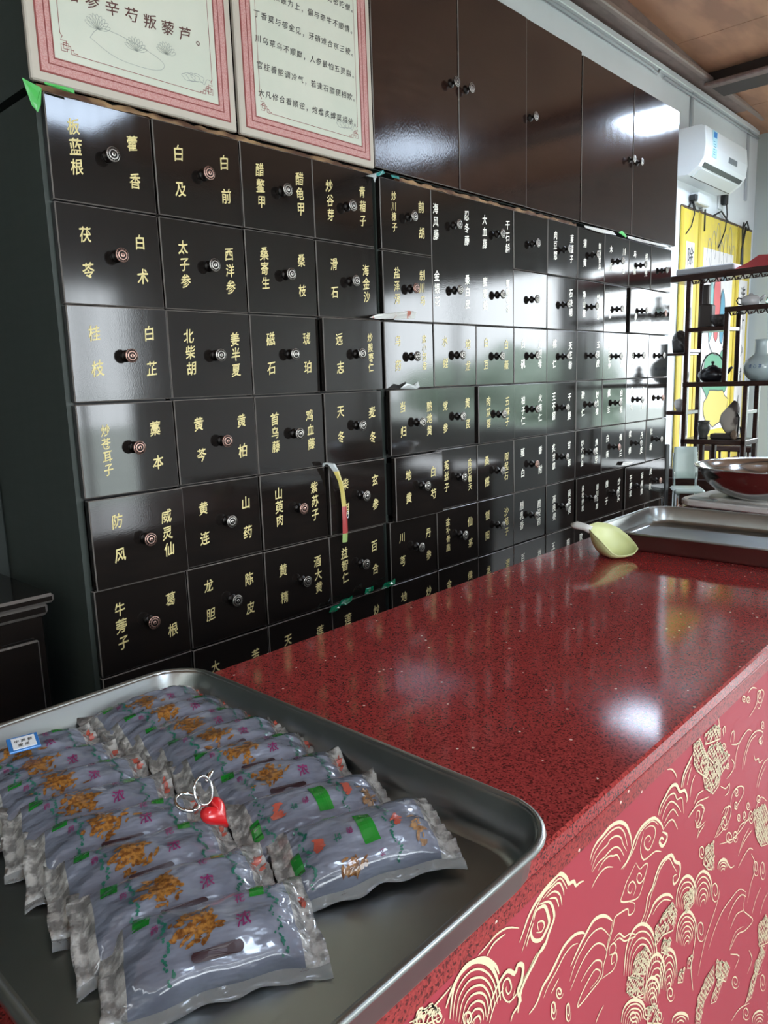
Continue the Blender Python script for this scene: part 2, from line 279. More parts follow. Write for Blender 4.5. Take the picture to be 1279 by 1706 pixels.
PAT=[[2,676,985,682,994,693,999,706,1000,720,1002,735,1000,750,994,764,983,772,971,778,959,780,948],[1,679,978,686,988,700,993,713,995,728,995,745,990,758,978,764,966,768,955],[1,680,970,689,980,702,983,717,983,723,986,738,983,751,974,756,964,767,949],[1,682,968,696,972,710,971,721,972,736,970,749,961,760,946],[1,695,962,708,967,722,966,732,961,742,957,751,944],[1,681,949,690,954,703,957,717,955,732,947],[2,753,933,768,935,781,944,788,953,801,959,820,960,844,954,866,935,873,923],[2,870,922,886,910,883,902,872,901,862,912,868,915,876,908],[1,758,930,773,935,789,943,798,952,812,956,838,953,857,938],[1,815,952,830,950,845,941,848,930,840,921,829,918,817,929,817,938,828,938,835,930,827,929],[1,813,951,805,933,815,912,841,907,853,904,869,895],[1,793,920,805,905,816,904,827,900,820,886,806,885,797,896,802,901,811,893,807,891],[1,793,920,780,913,769,908,760,898,755,890,782,875,804,868,815,878,828,898],[1,787,877,795,886,786,899,775,900,773,893,781,886,785,890],[1,779,875,793,865,791,855,777,859,774,869,756,875,740,878,736,869,729,858,722,847,720,838],[2,572,993,590,986,598,976,602,962,596,954,591,949,583,940,568,939,554,931,544,927,533,921,520,920],[2,563,981,568,989,583,985,590,971,592,961,585,955,576,952,563,960,558,972,563,979],[1,572,965,570,974,579,971,583,964,578,960,568,965],[1,587,943,572,939,558,931,547,927,533,926],[2,538,973,545,981,554,991,564,997,579,1002,594,1004,611,1005,625,993,631,983,641,980,646,972,654,971,663,968],[1,542,960,549,969,557,980,568,993,583,1000,597,1000,613,999,623,986,627,979],[1,579,995,596,997,611,995,619,983,621,975],[1,586,993,601,991,613,980,617,966],[1,592,988,605,981,611,968],[1,550,961,554,968,561,976],[2,555,883,569,885,580,896,593,900,607,907,622,915,643,915,660,908,667,902],[2,637,882,652,892,669,900,687,906,705,901,720,891,733,878],[1,582,882,591,890,607,896,623,904,639,905,652,900],[1,635,865,648,880,665,888,683,892,706,885,726,863],[1,637,853,653,865,670,873,693,873,712,860,720,847],[1,660,847,675,852,693,852,708,841,709,832],[1,597,877,605,881,612,884],[1,733,878,731,867,724,858,720,843,713,832,709,820,681,819,654,820,662,831,689,841,701,835,706,827,697,823,681,824],[1,737,850,752,850,766,836,782,831,799,819],[1,737,846,753,843,767,830,784,823,799,816],[1,727,838,729,847,739,845,745,835,738,832,727,837],[1,709,818,726,813,739,810,748,817,745,828,735,831,734,821,741,819],[2,812,826,826,836,831,852,845,858,856,871,873,879,902,873,917,855,935,841,933,823,916,822,912,835,925,832],[2,827,817,841,824,853,831,878,827,901,815,915,801],[1,821,822,834,834,841,849,854,859,867,871,893,873,910,853,925,835],[1,848,817,863,821,885,817,908,802],[2,768,782,772,813,781,826,795,830,813,825,831,812,848,793,861,768,869,739],[1,774,777,777,804,786,816,799,819,814,814,830,803,845,786,856,765,863,739],[1,780,772,783,796,790,806,802,808,815,804,829,794,842,779,852,761,857,739],[1,785,767,788,787,795,795,805,797,817,794,829,785,839,773,847,757,851,739],[1,791,762,794,778,800,785,808,786,818,783,828,776,836,766,842,753,845,739],[1,797,757,799,769,805,774,812,775,819,772,827,767,833,759,837,750,839,739],[1,803,752,805,761,809,764,815,764,821,762,826,758,830,752,833,746,833,738],[1,809,747,811,751,814,753,818,753,822,751,825,749,827,746,828,742,828,738],[2,932,725,934,745,941,754,952,755,966,751,980,742,993,728,1004,711,1010,691],[1,937,720,939,738,945,745,955,747,967,743,979,734,991,723,1000,708,1005,691],[1,942,716,944,731,950,737,958,738,968,734,979,727,988,717,996,705,1000,691],[1,947,711,949,723,954,728,961,729,970,726,978,720,986,712,992,702,995,690],[1,952,706,954,716,959,719,964,720,971,717,978,713,984,706,988,699,990,690],[1,958,702,960,708,963,710,968,710,973,709,977,705,981,701,984,696,985,690],[1,963,697,965,700,968,701,971,701,974,700,977,698,979,696,980,693,980,690],[2,926,782,928,802,936,811,947,813,960,810,974,801,987,788,997,772,1003,753],[1,932,778,934,795,940,802,950,804,961,800,973,793,984,782,993,768,997,752],[1,938,773,940,787,945,793,953,794,963,791,973,785,981,776,988,765,992,752],[1,944,768,946,779,950,783,957,784,965,782,972,777,979,770,984,762,986,752],[1,950,763,952,771,956,774,961,774,966,772,971,769,976,764,979,758,980,751],[1,956,759,958,763,961,764,964,764,968,763,971,761,973,758,975,755,975,751],[2,988,752,990,774,998,784,1009,786,1023,783,1038,773,1052,760,1063,742,1069,722],[1,995,747,996,766,1003,774,1013,776,1025,773,1037,765,1049,753,1058,739,1063,721],[1,1001,742,1003,757,1008,764,1017,765,1027,763,1037,756,1046,747,1053,735,1057,721],[1,1007,737,1009,749,1014,754,1020,755,1028,752,1036,747,1043,740,1049,731,1051,720],[1,1014,732,1015,740,1019,743,1024,744,1030,742,1036,739,1041,733,1044,727,1045,720],[1,1020,727,1022,732,1025,733,1028,733,1032,732,1035,730,1038,727,1039,723,1040,719],[2,835,711,836,737,842,749,851,753,863,750,874,742,885,728,894,709,899,686],[1,840,707,841,728,847,738,854,742,864,739,874,732,883,720,890,704,894,685],[1,845,702,846,720,851,728,857,731,865,728,874,722,881,712,886,700,890,684],[1,850,697,851,711,855,717,860,719,867,717,873,712,879,705,883,695,885,683],[1,855,693,856,702,859,706,863,708,868,706,873,703,876,697,879,691,880,682],[1,860,688,861,693,864,695,866,696,869,695,872,693,874,690,875,686,875,681],[2,879,690,880,716,885,728,894,733,905,731,916,722,927,709,935,690,940,667],[1,883,685,884,708,889,718,897,722,906,720,916,713,924,701,931,685,936,666],[1,888,681,889,699,893,707,900,710,907,709,915,703,922,693,928,680,931,665],[1,893,676,894,690,898,697,903,699,909,697,915,693,920,685,924,675,927,663],[1,898,672,899,681,902,686,906,687,910,686,915,683,918,677,921,671,922,662],[1,903,667,904,673,906,675,909,675,912,675,914,673,916,670,917,666,918,661],[2,764,720,767,732,774,736,785,734,798,728,811,718,823,706,832,692,836,677],[1,769,714,772,725,779,728,788,727,799,721,810,713,820,702,827,691,831,679],[1,775,709,777,718,783,720,791,719,800,714,809,707,817,699,823,689,825,680],[1,780,704,783,711,787,712,793,711,801,707,808,702,814,695,818,688,820,681],[1,786,699,788,703,792,704,796,703,802,700,807,696,811,692,813,687,814,682],[1,791,694,793,696,796,696,799,695,803,693,806,691,808,688,809,686,809,683],[2,829,704,831,719,836,725,843,726,852,723,861,716,870,706,876,694,880,679],[1,834,699,835,711,839,716,846,717,853,714,861,709,867,701,873,691,875,679],[1,838,695,840,704,843,708,848,708,854,706,860,702,865,695,869,688,871,679],[1,843,690,844,697,847,699,851,700,855,698,859,695,863,690,865,685,866,679],[1,848,686,849,689,851,691,854,691,856,689,859,688,861,685,862,682,862,679],[2,1088,751,1089,758,1094,760,1101,759,1110,756,1118,751,1126,745,1132,738,1135,730],[1,1093,747,1095,752,1099,753,1104,753,1111,750,1118,746,1124,741,1128,736,1130,731],[1,1099,742,1100,746,1103,747,1107,746,1112,744,1117,741,1121,738,1124,735,1125,731],[1,1104,738,1105,740,1108,740,1110,740,1113,738,1116,737,1119,735,1120,733,1120,731],[2,928,599,930,605,937,604,947,600,958,593,970,584,980,575,988,566,992,557],[1,937,591,939,595,944,594,951,591,960,586,968,580,975,573,980,567,983,561],[1,946,583,948,585,951,584,956,582,961,579,966,575,970,571,973,568,974,565],[2,1321,310,1323,320,1332,321,1346,315,1362,306,1379,293,1394,279,1406,265,1413,251],[1,1331,301,1333,308,1341,309,1352,304,1364,297,1378,287,1389,276,1398,265,1403,255],[1,1341,292,1344,297,1349,296,1358,293,1367,287,1376,280,1384,272,1390,265,1393,258],[1,1352,282,1354,285,1358,284,1364,282,1370,278,1375,274,1380,269,1383,265,1383,262],[1,1103,705,1098,695,1084,698,1071,711,1066,726,1069,734,1079,732,1088,723,1092,713,1089,708,1083,709,1078,715,1076,720,1078,722],[1,1047,672,1042,660,1029,664,1017,677,1012,692,1015,701,1024,699,1033,690,1036,679,1034,674,1029,675,1024,681,1022,686,1024,688],[1,835,717,830,711,820,715,811,725,807,736,810,741,817,738,824,731,826,724,824,721,820,722,816,727,815,730,816,731],[1,877,670,873,665,865,668,857,677,854,686,857,690,863,687,868,681,870,675,869,673,865,674,862,678,861,681,862,682],[1,934,642,929,636,919,640,910,651,906,661,909,666,916,663,923,656,925,649,923,646,919,648,915,652,914,656,915,657],[1,621,861,619,858,613,860,609,865,607,871,609,874,613,872,616,868,617,865,616,863,614,864,612,866,611,868,612,869],[1,856,667,851,663,841,668,831,678,828,687,831,690,838,687,845,680,847,674,845,672,841,674,837,678,836,681,837,682],[1,896,632,892,626,884,630,876,639,873,648,875,652,881,650,887,644,889,637,887,635,883,636,880,640,879,644,880,644],[1,810,696,806,692,798,696,791,704,788,712,790,714,796,712,802,706,804,701,802,699,798,701,795,704,794,707,795,707],[1,1126,811,1122,803,1110,806,1099,815,1094,826,1098,831,1106,830,1113,823,1117,816,1115,812,1109,814,1105,818,1103,821,1105,823],[1,1156,771,1150,766,1137,770,1124,780,1119,789,1123,793,1133,790,1141,783,1145,777,1142,774,1136,776,1131,780,1130,784,1131,784],[1,1322,719,1315,706,1297,710,1279,726,1271,743,1276,752,1288,750,1301,740,1307,728,1303,722,1295,723,1288,730,1286,736,1288,738],[1,1319,690,1314,683,1301,686,1288,697,1282,708,1286,714,1295,712,1304,704,1308,696,1306,693,1300,694,1295,699,1293,703,1295,704],[1,1305,637,1301,626,1289,629,1278,640,1272,654,1275,662,1283,660,1291,652,1295,643,1293,638,1288,639,1283,644,1281,649,1283,651],[1,1348,609,1345,596,1333,597,1320,611,1314,627,1316,637,1325,636,1334,627,1338,616,1336,609,1331,610,1326,616,1324,622,1325,624],[1,1230,459,1223,454,1208,461,1194,475,1188,487,1192,492,1203,487,1213,477,1217,469,1214,466,1208,469,1202,475,1200,479,1202,480],[1,1388,436,1383,423,1369,426,1354,443,1347,461,1350,471,1360,469,1370,458,1376,445,1373,438,1367,440,1361,447,1359,454,1360,456],[1,1364,402,1357,393,1339,400,1322,417,1315,433,1319,440,1331,436,1344,424,1349,412,1346,408,1338,411,1331,418,1329,424,1331,426],[1,1306,342,1299,336,1282,345,1266,361,1260,375,1264,379,1276,374,1287,362,1292,353,1289,350,1281,354,1275,361,1273,365,1275,366],[1,1399,344,1394,332,1379,337,1364,354,1357,372,1360,381,1370,378,1381,366,1386,354,1384,348,1377,350,1371,358,1369,364,1370,366],[1,1257,758,1253,750,1243,752,1233,761,1228,771,1231,777,1238,776,1245,770,1248,763,1247,759,1242,760,1238,764,1237,767,1238,769],[1,608,851,606,843,602,843,598,849,597,858,598,864,601,864,604,860,605,854,604,850,602,850,600,853,600,856,600,858],[1,638,826,637,818,633,818,629,824,628,833,629,840,632,840,634,836,635,829,634,825,633,825,631,828,631,831,631,833],[1,1029,811,1025,805,1017,807,1009,814,1006,823,1008,828,1014,827,1020,822,1022,816,1020,812,1017,813,1014,816,1013,819,1014,821],[1,1177,762,1174,755,1165,757,1157,765,1153,773,1156,778,1162,777,1168,772,1170,766,1169,763,1165,764,1161,767,1160,770,1161,771],[1,1101,710,1091,689,1068,672,1049,657,1036,639,1023,610],[1,1063,712,1046,718],[1,1002,660,993,647,997,625,1005,598],[1,1005,707,1004,685,998,663,989,643],[1,1063,628,1084,646,1116,660,1151,660,1199,654,1237,627],[1,1147,628,1172,641,1211,637,1239,617],[1,1164,603,1191,612,1227,598],[1,1237,627,1226,602,1256,573,1287,543,1244,550,1202,568,1165,562,1191,579,1232,565],[1,1067,814,1086,824,1111,828,1123,836,1109,844,1092,840],[1,1090,792,1136,774,1173,767,1201,767,1230,771],[1,1184,723,1205,741,1233,748],[1,1192,729,1220,736,1250,736],[1,1187,700,1210,706,1240,707,1263,693],[1,1253,691,1279,658,1272,636,1263,630,1247,601],[1,1279,561,1297,579,1323,588],[1,1327,530,1347,547,1370,550],[1,1103,756,1121,750,1147,722,1167,715],[1,956,901,977,904,999,900,1016,886,1006,873,993,851],[1,983,884,995,869,1013,875],[1,1171,551,1219,516,1197,505],[1,1274,492,1296,459,1271,447],[1,696,769,703,775,715,779],[1,1196,406,1237,400,1294,371],[1,1241,369,1273,366],[1,1407,313,1371,312,1325,311],[2,927,958,934,974,952,984,961,990],[2,854,953,860,963,874,969,891,975,909,970,923,954,939,949,949,935,948,927],[1,932,956,940,970,957,979],[1,947,953,954,966,961,973],[1,959,930,965,948,975,955],[1,858,950,869,960,886,965,904,960,914,947,931,941,939,915],[1,866,940,875,951,893,954,915,938,929,922],[1,874,933,888,939,903,938,920,920],[1,874,925,889,928,904,922,920,901],[1,877,1005,892,999,905,987,910,979],[1,1144,893,1145,914,1156,928,1172,934,1199,936,1218,926],[1,1181,875,1183,892,1202,913,1229,919,1258,912,1280,899,1267,891,1274,880,1284,891],[1,1190,878,1196,897,1216,911,1245,910],[1,1200,957,1217,960,1235,967,1242,978,1256,984,1272,971,1251,954,1240,961],[1,1230,995,1206,1004,1188,1002],[1,1235,880,1245,865,1262,861,1269,850,1289,848],[1,1261,809,1273,828,1296,839,1322,837],[1,1270,804,1284,820,1308,828],[1,1057,1009,1062,996,1069,975],[1,1085,968,1079,982,1087,984,1090,972],[1,1116,947,1118,960,1128,961,1132,950,1129,942],[1,1121,942,1147,932,1155,932],[1,1131,838,1137,852,1158,855,1186,844,1193,830,1163,821,1150,822],[1,1066,815,1097,821,1114,841,1134,832,1130,814,1098,810,1070,813],[1,976,912,989,920,1010,917],[1,957,900,977,904,990,908,1019,900,1034,896],[1,985,886,988,895,999,889,997,878,987,872,1002,864,1023,863],[1,993,851,1003,856,1020,859],[1,1011,878,1017,885,1006,892],[1,1080,892,1105,877,1121,878,1119,865,1103,866],[1,1124,917,1139,903,1132,894,1107,892],[1,1247,747,1268,772,1291,778,1327,753],[1,1167,767,1187,777,1225,767,1258,771],[1,1179,996,1176,992,1170,993,1164,997,1161,1001,1163,1004,1168,1003,1172,1001,1174,998,1173,996,1170,997,1167,998,1167,1000,1167,1000],[1,1200,987,1198,983,1191,984,1185,988,1182,993,1184,995,1189,995,1193,992,1195,989,1194,987,1191,987,1188,989,1188,991,1188,992],[1,1263,971,1259,963,1250,963,1241,970,1236,980,1238,986,1245,986,1252,981,1255,975,1253,971,1249,971,1245,974,1244,977,1245,979],[1,1169,843,1166,839,1158,840,1151,846,1149,851,1151,854,1156,853,1161,850,1163,846,1161,844,1158,844,1155,847,1154,849,1155,849],[1,1168,820,1166,816,1160,817,1153,822,1151,828,1153,831,1157,830,1161,827,1163,823,1162,821,1159,822,1157,824,1156,826,1157,827],[1,1285,912,1283,908,1276,908,1270,913,1267,919,1269,922,1273,922,1278,919,1280,915,1279,912,1276,913,1273,915,1272,917,1273,918],[1,1278,887,1275,883,1268,885,1262,889,1259,894,1261,896,1266,896,1270,892,1272,889,1271,888,1268,888,1265,890,1264,892,1265,892],[1,1309,721,1305,714,1292,717,1281,726,1276,737,1279,742,1287,740,1296,733,1299,726,1297,723,1292,724,1287,728,1285,732,1287,733],[1,1289,776,1286,772,1278,774,1269,780,1266,786,1268,789,1274,788,1280,784,1282,779,1281,777,1277,778,1274,781,1273,783,1274,784],[1,1214,781,1212,775,1206,776,1200,782,1197,788,1198,793,1203,792,1207,788,1209,784,1208,781,1205,781,1203,784,1202,786,1202,787],[1,1232,789,1230,784,1223,786,1216,791,1213,797,1215,801,1220,800,1224,796,1227,792,1225,790,1222,790,1219,793,1219,795,1219,796],[1,1185,791,1183,787,1177,788,1171,793,1169,799,1170,802,1174,801,1178,798,1180,794,1179,792,1176,792,1174,794,1173,796,1174,797],[1,1117,909,1115,906,1109,907,1104,911,1102,915,1104,917,1108,917,1111,914,1113,911,1112,910,1109,910,1107,912,1106,913,1107,914],[1,1098,949,1095,946,1088,947,1082,951,1080,956,1082,958,1086,957,1091,954,1092,951,1091,950,1088,950,1085,952,1085,954,1086,954],[2,425,983,433,994,445,1002,461,1002,480,994,497,976,503,963],[2,483,928,490,943,503,954,517,957,529,946,534,952,543,945,541,932,534,924,539,909,526,905,522,899],[2,582,945,561,934,541,922,534,900],[2,430,969,435,992,443,1001,454,1004,467,1000,481,990,493,975,501,956,505,934],[1,434,965,438,985,446,993,456,995,467,992,479,983,490,969,497,953,500,934],[1,438,961,442,978,449,985,458,987,468,983,478,976,487,964,493,950,496,934],[1,442,957,446,971,452,977,459,978,468,975,477,969,484,959,489,947,491,933],[1,446,953,450,964,455,969,461,970,469,967,476,962,482,954,485,944,487,933],[1,451,948,453,957,458,961,463,961,469,959,474,955,479,949,481,941,482,933],[1,455,944,457,950,461,952,465,953,469,951,473,948,476,944,478,939,478,933],[1,459,940,461,943,464,944,467,944,470,943,472,941,473,938,474,936,473,933],[1,529,930,525,922,517,924,510,934,508,944,511,950,517,949,521,943,523,935,521,932,518,932,515,936,514,940,515,942],[1,423,975,420,971,414,973,409,980,407,987,409,990,414,989,417,984,419,979,417,977,414,978,412,981,412,983,413,984],[1,400,989,397,984,393,985,389,990,388,997,389,1001,393,1000,395,996,396,992,395,989,393,990,391,992,391,995,392,995],[1,465,944,462,938,456,940,451,947,449,955,451,959,456,957,459,953,460,948,459,945,456,946,454,949,454,951,455,952],[1,471,1003,484,1004,499,1006,517,1002,536,990],[1,484,994,495,1000,513,998],[1,495,987,504,995],[1,379,1003,400,996,422,997,433,999],[1,425,994,433,1002],[1,487,923,496,937,510,944],[1,501,985,506,990]]
DENSE=[[963,1005,987,1000,1011,969,1035,946,1019,932,985,956,970,973],[1018,966,1025,975,1070,965,1084,945,1115,927,1104,916,1077,912,1071,897,1049,894,1017,917,1004,941,1028,942,1051,938],[1004,1000,1043,1002,1067,988,1069,972,1031,981,1009,987],[798,781,826,785,846,762,829,744,794,768],[777,774,823,742,825,718,801,729,775,756],[880,798,912,797,928,769,916,753,882,767,858,766,856,790],[883,758,910,741,905,723,878,744],[944,667,966,659,960,643,942,654],[979,669,995,662,989,646,977,654],[1031,816,1060,808,1069,761,1044,775,1022,796],[1100,583,1138,558,1170,526,1153,512,1104,553],[1058,583,1091,582,1095,551,1054,545,1041,516,1020,532,1027,570],[1113,546,1142,526,1109,506,1086,518],[1320,511,1360,507,1387,478,1396,431,1334,462],[1317,428,1346,454,1376,419,1332,406,1304,377,1270,388,1298,413],[1250,768,1316,752,1344,716,1355,657,1307,677,1275,713],[839,688,871,668,880,634,841,663],[951,780,983,777,989,751,964,751],[390,1004,407,999,418,981,400,986,383,999]]
# ============================================================ THE ROOM
def slab_with_openings(name, axis, pos, a0, a1, z0, z1, ops, th, m_, side):
    """wall plate perpendicular to `axis` ('x' or 'y') with rectangular openings"""
    mb = MB(); cuts = sorted(ops)
    def b(u0, u1, w0, w1):
        if u1-u0 < 1e-4 or w1-w0 < 1e-4: return
        p0, p1 = sorted((pos, pos+th*side))
        if axis == 'y': mb.box(u0, u1, p0, p1, w0, w1)
        else: mb.box(p0, p1, u0, u1, w0, w1)
    c = a0
    for o0, o1, y0, y1 in cuts:
        b(c, o0, z0, z1); b(o0, o1, z0, y0); b(o0, o1, y1, z1); c = o1
    b(c, a1, z0, z1)
    return tag(mb.build(name, m_), kind='structure')
ZT = 3.55
tag(MB().box(XL-.2, XR+.2, YF-.2, YB+.2, -.12, 0).build('floor', FLOORM), kind='structure')
slab_with_openings('wall_back', 'y', YB, XL-.15, XR+.15, 0, ZT, [], .15, WALLM, 1)
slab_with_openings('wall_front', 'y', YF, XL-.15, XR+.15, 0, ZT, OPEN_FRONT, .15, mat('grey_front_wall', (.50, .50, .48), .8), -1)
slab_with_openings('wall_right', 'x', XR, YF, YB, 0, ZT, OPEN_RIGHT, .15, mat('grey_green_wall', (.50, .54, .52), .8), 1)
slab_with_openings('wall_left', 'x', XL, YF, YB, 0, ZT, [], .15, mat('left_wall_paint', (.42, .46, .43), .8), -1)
tag(MB().box(-30, 40, -40, 20, -.5, -.14).build('trim_6', mat('outdoor_paving', (.36, .39, .36), .9, noise=(.8, (.44, .47, .43), .4, .6))), kind='structure')
bpy.data.objects['trim_6'].name = 'floor_outside'
# shrubs outside the right-hand windows (they show in the lacquer)
def hedge(loc, sx, sy, sz, seed, label):
    rnd = random.Random(seed); bm = bmesh.new()
    for k in range(16):
        m4 = Matrix.Translation((rnd.uniform(-.5, .5)*sx, rnd.uniform(-.5, .5)*sy, rnd.uniform(.2, .85)*sz)) @ Matrix.Diagonal((rnd.uniform(.5, .8), rnd.uniform(.6, .9), rnd.uniform(.4, .6), 1))
        g = bmesh.ops.create_icosphere(bm, subdivisions=3, radius=1, matrix=m4)
        for v in g['verts']: v.co += Vector([rnd.uniform(-.06, .06) for _ in range(3)])
    for v in bm.verts: v.co.z = max(0.0, v.co.z)
    me = bpy.data.meshes.new('shrub'); bm.to_mesh(me); bm.free(); me.materials.append(mat('shrub_leaves', (.24, .32, .25), .8, noise=(7, (.42, .50, .42), .4, .6)))
    o = bpy.data.objects.new('outdoor_shrub', me); COL.objects.link(o); o.location = loc; tag(o, label, 'shrub')
hedge((9.6, 1.9, -.14), 1.0, 3.6, 2.5, 4, 'green shrub bank outside the window nearer the curio shelf')
hedge((10.5, -3.6, -.14), 1.0, 2.6, 1.9, 5, 'lower green shrub bank outside the window farther from the curio shelf')
# ceiling of plywood sheets sloping gently down to the right
mb = MB()
zc = lambda x: 3.405-.055*(x-4.1)
x = XL
k = 0
while x < XR:
    x2 = min(x+1.22, XR+.15)
    if k == 0: ceil = None
    for j in range(3):
        y0 = YF+j*1.78; y1 = min(y0+1.772, YB+.1)
        mb.add([(x, y0, zc(x)), (x2-.006, y0, zc(x2)), (x2-.006, y1, zc(x2)), (x, y1, zc(x)),
                (x, y0, zc(x)+.02), (x2-.006, y0, zc(x2)+.02), (x2-.006, y1, zc(x2)+.02), (x, y1, zc(x)+.02)],
               [(0, 1, 2, 3), (4, 7, 6, 5), (0, 4, 5, 1), (1, 5, 6, 2), (2, 6, 7, 3), (3, 7, 4, 0)])
    x = x2; k += 1
ceil = MB().box(XL-.15, XR+.15, YF-.15, YB+.15, 3.80, 3.9).build('ceiling', BEAMD); tag(ceil, kind='structure')
pan = MB(); vs = mb.v; nb = len(vs)//8
for i in range(nb):
    p = MB().add(vs[i*8:i*8+8], [(0, 1, 2, 3), (4, 7, 6, 5), (0, 4, 5, 1), (1, 5, 6, 2), (2, 6, 7, 3), (3, 7, 4, 0)])
    p.build('plywood_sheet', WOODC, ceil)
def beam(name, x0, x1, y0, y1, z0, z1, m_): return tag(MB().bevbox(x0, x1, y0, y1, z0, z1, .006).build(name, m_), kind='structure')
beam('trim_1', XL, XR, YB-.10, YB, 3.30, 3.55, BEAM)
beam('trim_2', XL, XR, YB-.135, YB-.10, 3.285, 3.315, mat('beam_bead', (.30, .22, .19), .4))
beam('trim_3', 5.22, 5.50, YF, YB-.1, 3.27, 3.5, BEAMD)
beam('trim_4', 5.15, 5.22, YF, YB-.1, 3.245, 3.27, BEAM)
beam('trim_5', 1.9, 2.15, YF, YB-.1, 3.30, 3.6, BEAMD)
# window frames
def window(name, axis, pos, a0, a1, z0, z1, nx):
    mb = MB(); f = .05
    def b(u0, u1, w0, w1, p0=pos-.04, p1=pos+.04):
        if axis == 'y': mb.bevbox(u0, u1, p0, p1, w0, w1, .004)
        else: mb.bevbox(p0, p1, u0, u1, w0, w1, .004)
    b(a0, a0+f, z0, z1); b(a1-f, a1, z0, z1); b(a0+f, a1-f, z0, z0+f); b(a0+f, a1-f, z1-f, z1)
    for i in range(1, nx):
        c = a0+(a1-a0)*i/nx; b(c-.025, c+.025, z0+f, z1-f)
    return tag(mb.build(name, mat('window_frame_white', (.7, .72, .72), .4)), kind='structure')
for i, (a0, a1, z0, z1) in enumerate(OPEN_FRONT): window('window_%d' % (i+1), 'y', YF-.07, a0, a1, z0, z1, 2)
for i, (a0, a1, z0, z1) in enumerate(OPEN_RIGHT): window('window_%d' % (i+3), 'x', XR+.07, a0, a1, z0, z1, 2)
# ceiling lamps
for i, (x, y, z, s) in enumerate(LAMPS):
    t = empty('ceiling_lamp', (x, y, z), 0, ['square ceiling lamp nearest the shop front', 'square ceiling lamp over the middle of the room', 'square ceiling lamp above the curio shelf', 'square ceiling lamp near the camera'][i], 'lamp', None)
    LP = mat('lamp_panel_%d' % i, (.9, .95, 1), .5, emit=((.66, .80, 1.0), LAMP_E*s))
    hw = .2 if i == 2 else .31
    MB().bevbox(-hw, hw, -hw, hw, 0, .05, .005).build('lamp_frame', WHITE, t)
    MB().box(.02-hw, hw-.02, .02-hw, hw-.02, -.004, .0).build('diffuser', LP, t)
    MB().tube([(0, 0, .05), (0, 0, zc(x)-z)], .012, 8).build('stem', WHITE, t)

# ============================================================ MEDICINE CABINETS
P = .24; H = .2081; X0 = .7457; ZTOP = 2.0943; YW = 1.593
P2 = .2379; X2 = X0+4*P+.0277
LT = [[('板蓝根', '藿香'), ('白及', '白前'), ('醋鳖甲', '醋龟甲'), ('炒谷芽', '青葙子')],
      [('茯苓', '白术'), ('太子参', '西洋参'), ('桑寄生', '桑枝'), ('滑石', '海金沙')],
      [('桂枝', '白芷'), ('北柴胡', '姜半夏'), ('磁石', '琥珀'), ('远志', '炒酸枣仁')],
      [('炒苍耳子', '藁本'), ('黄芩', '黄柏'), ('首乌藤', '鸡血藤'), ('天冬', '麦冬')],
      [('防风', '威灵仙'), ('黄连', '山药'), ('山萸肉', '紫苏子'), ('柴胡', '玄参')],
      [('牛蒡子', '葛根'), ('龙胆', '陈皮'), ('黄精', '酒大黄'), ('益智仁', '百合')],
      [('砂仁', '肉桂'), ('大枣', '苦参'), ('天麻', '莲子'), ('莲心', '炒栀子')]]
RT = [[('炒川楝子', '前胡'), ('海风藤', '忍冬藤'), ('大血藤', '干石斛'), ('', ''), ('肉豆蔻', '莱菔子'), ('蒲黄', '制何首乌'), ('木瓜', '川木香'), ('乌梅', '枳壳'), ('', '')],
      [('盐泽泻', '制川乌'), ('金银花', '桑白皮'), ('蜜紫菀', '蜜款冬花'), ('', ''), ('', '石决明'), ('净山楂', '炒麦芽'), ('广藿香', ''), ('人参', ''), ('', '')],
      [('乌药', '盐小茴香'), ('水蛭', '地龙'), ('白豆', '白薇'), ('白矾', '川贝母'), ('桃仁', '天花粉'), ('', '五加皮'), ('盐炒杜仲', '徐长卿'), ('绵马贯', ''), ('', '')],
      [('当归', '熟地黄'), ('党参', '黄芪'), ('肉苁蓉', '五味子'), ('柏子仁', '火麻仁'), ('王不留', '干姜'), ('砂仁', '炒山楂'), ('佩兰', '白茅根'), ('赤芍', '白蔹'), ('', '')],
      [('地黄', '白芍'), ('菟丝子', '盐巴戟天'), ('桑椹', '阳起石'), ('薤白', '香附'), ('炙甘草', '甘草'), ('炒六神曲', '焦麦芽'), ('白薇', '佩兰'), ('槟榔', '丹皮'), ('牡蛎', '')],
      [('川芎', '丹参'), ('盐补骨脂', '仙茅'), ('锁阳', '沙苑子'), ('醋乳香', '醋没药'), ('高良姜', '吴茱萸'), ('盐杜仲炭', '酒川牛膝'), ('槐子', '炒芡实'), ('干姜炭', '延胡索'), ('虎杖', '')],
      [('地榆', '炒槐花'), ('金樱子', '续断'), ('龙骨', '酒萸肉'), ('百部', '地肤子'), ('玉竹', '茴香'), ('败酱草', ''), ('', ''), ('', ''), ('', '')]]

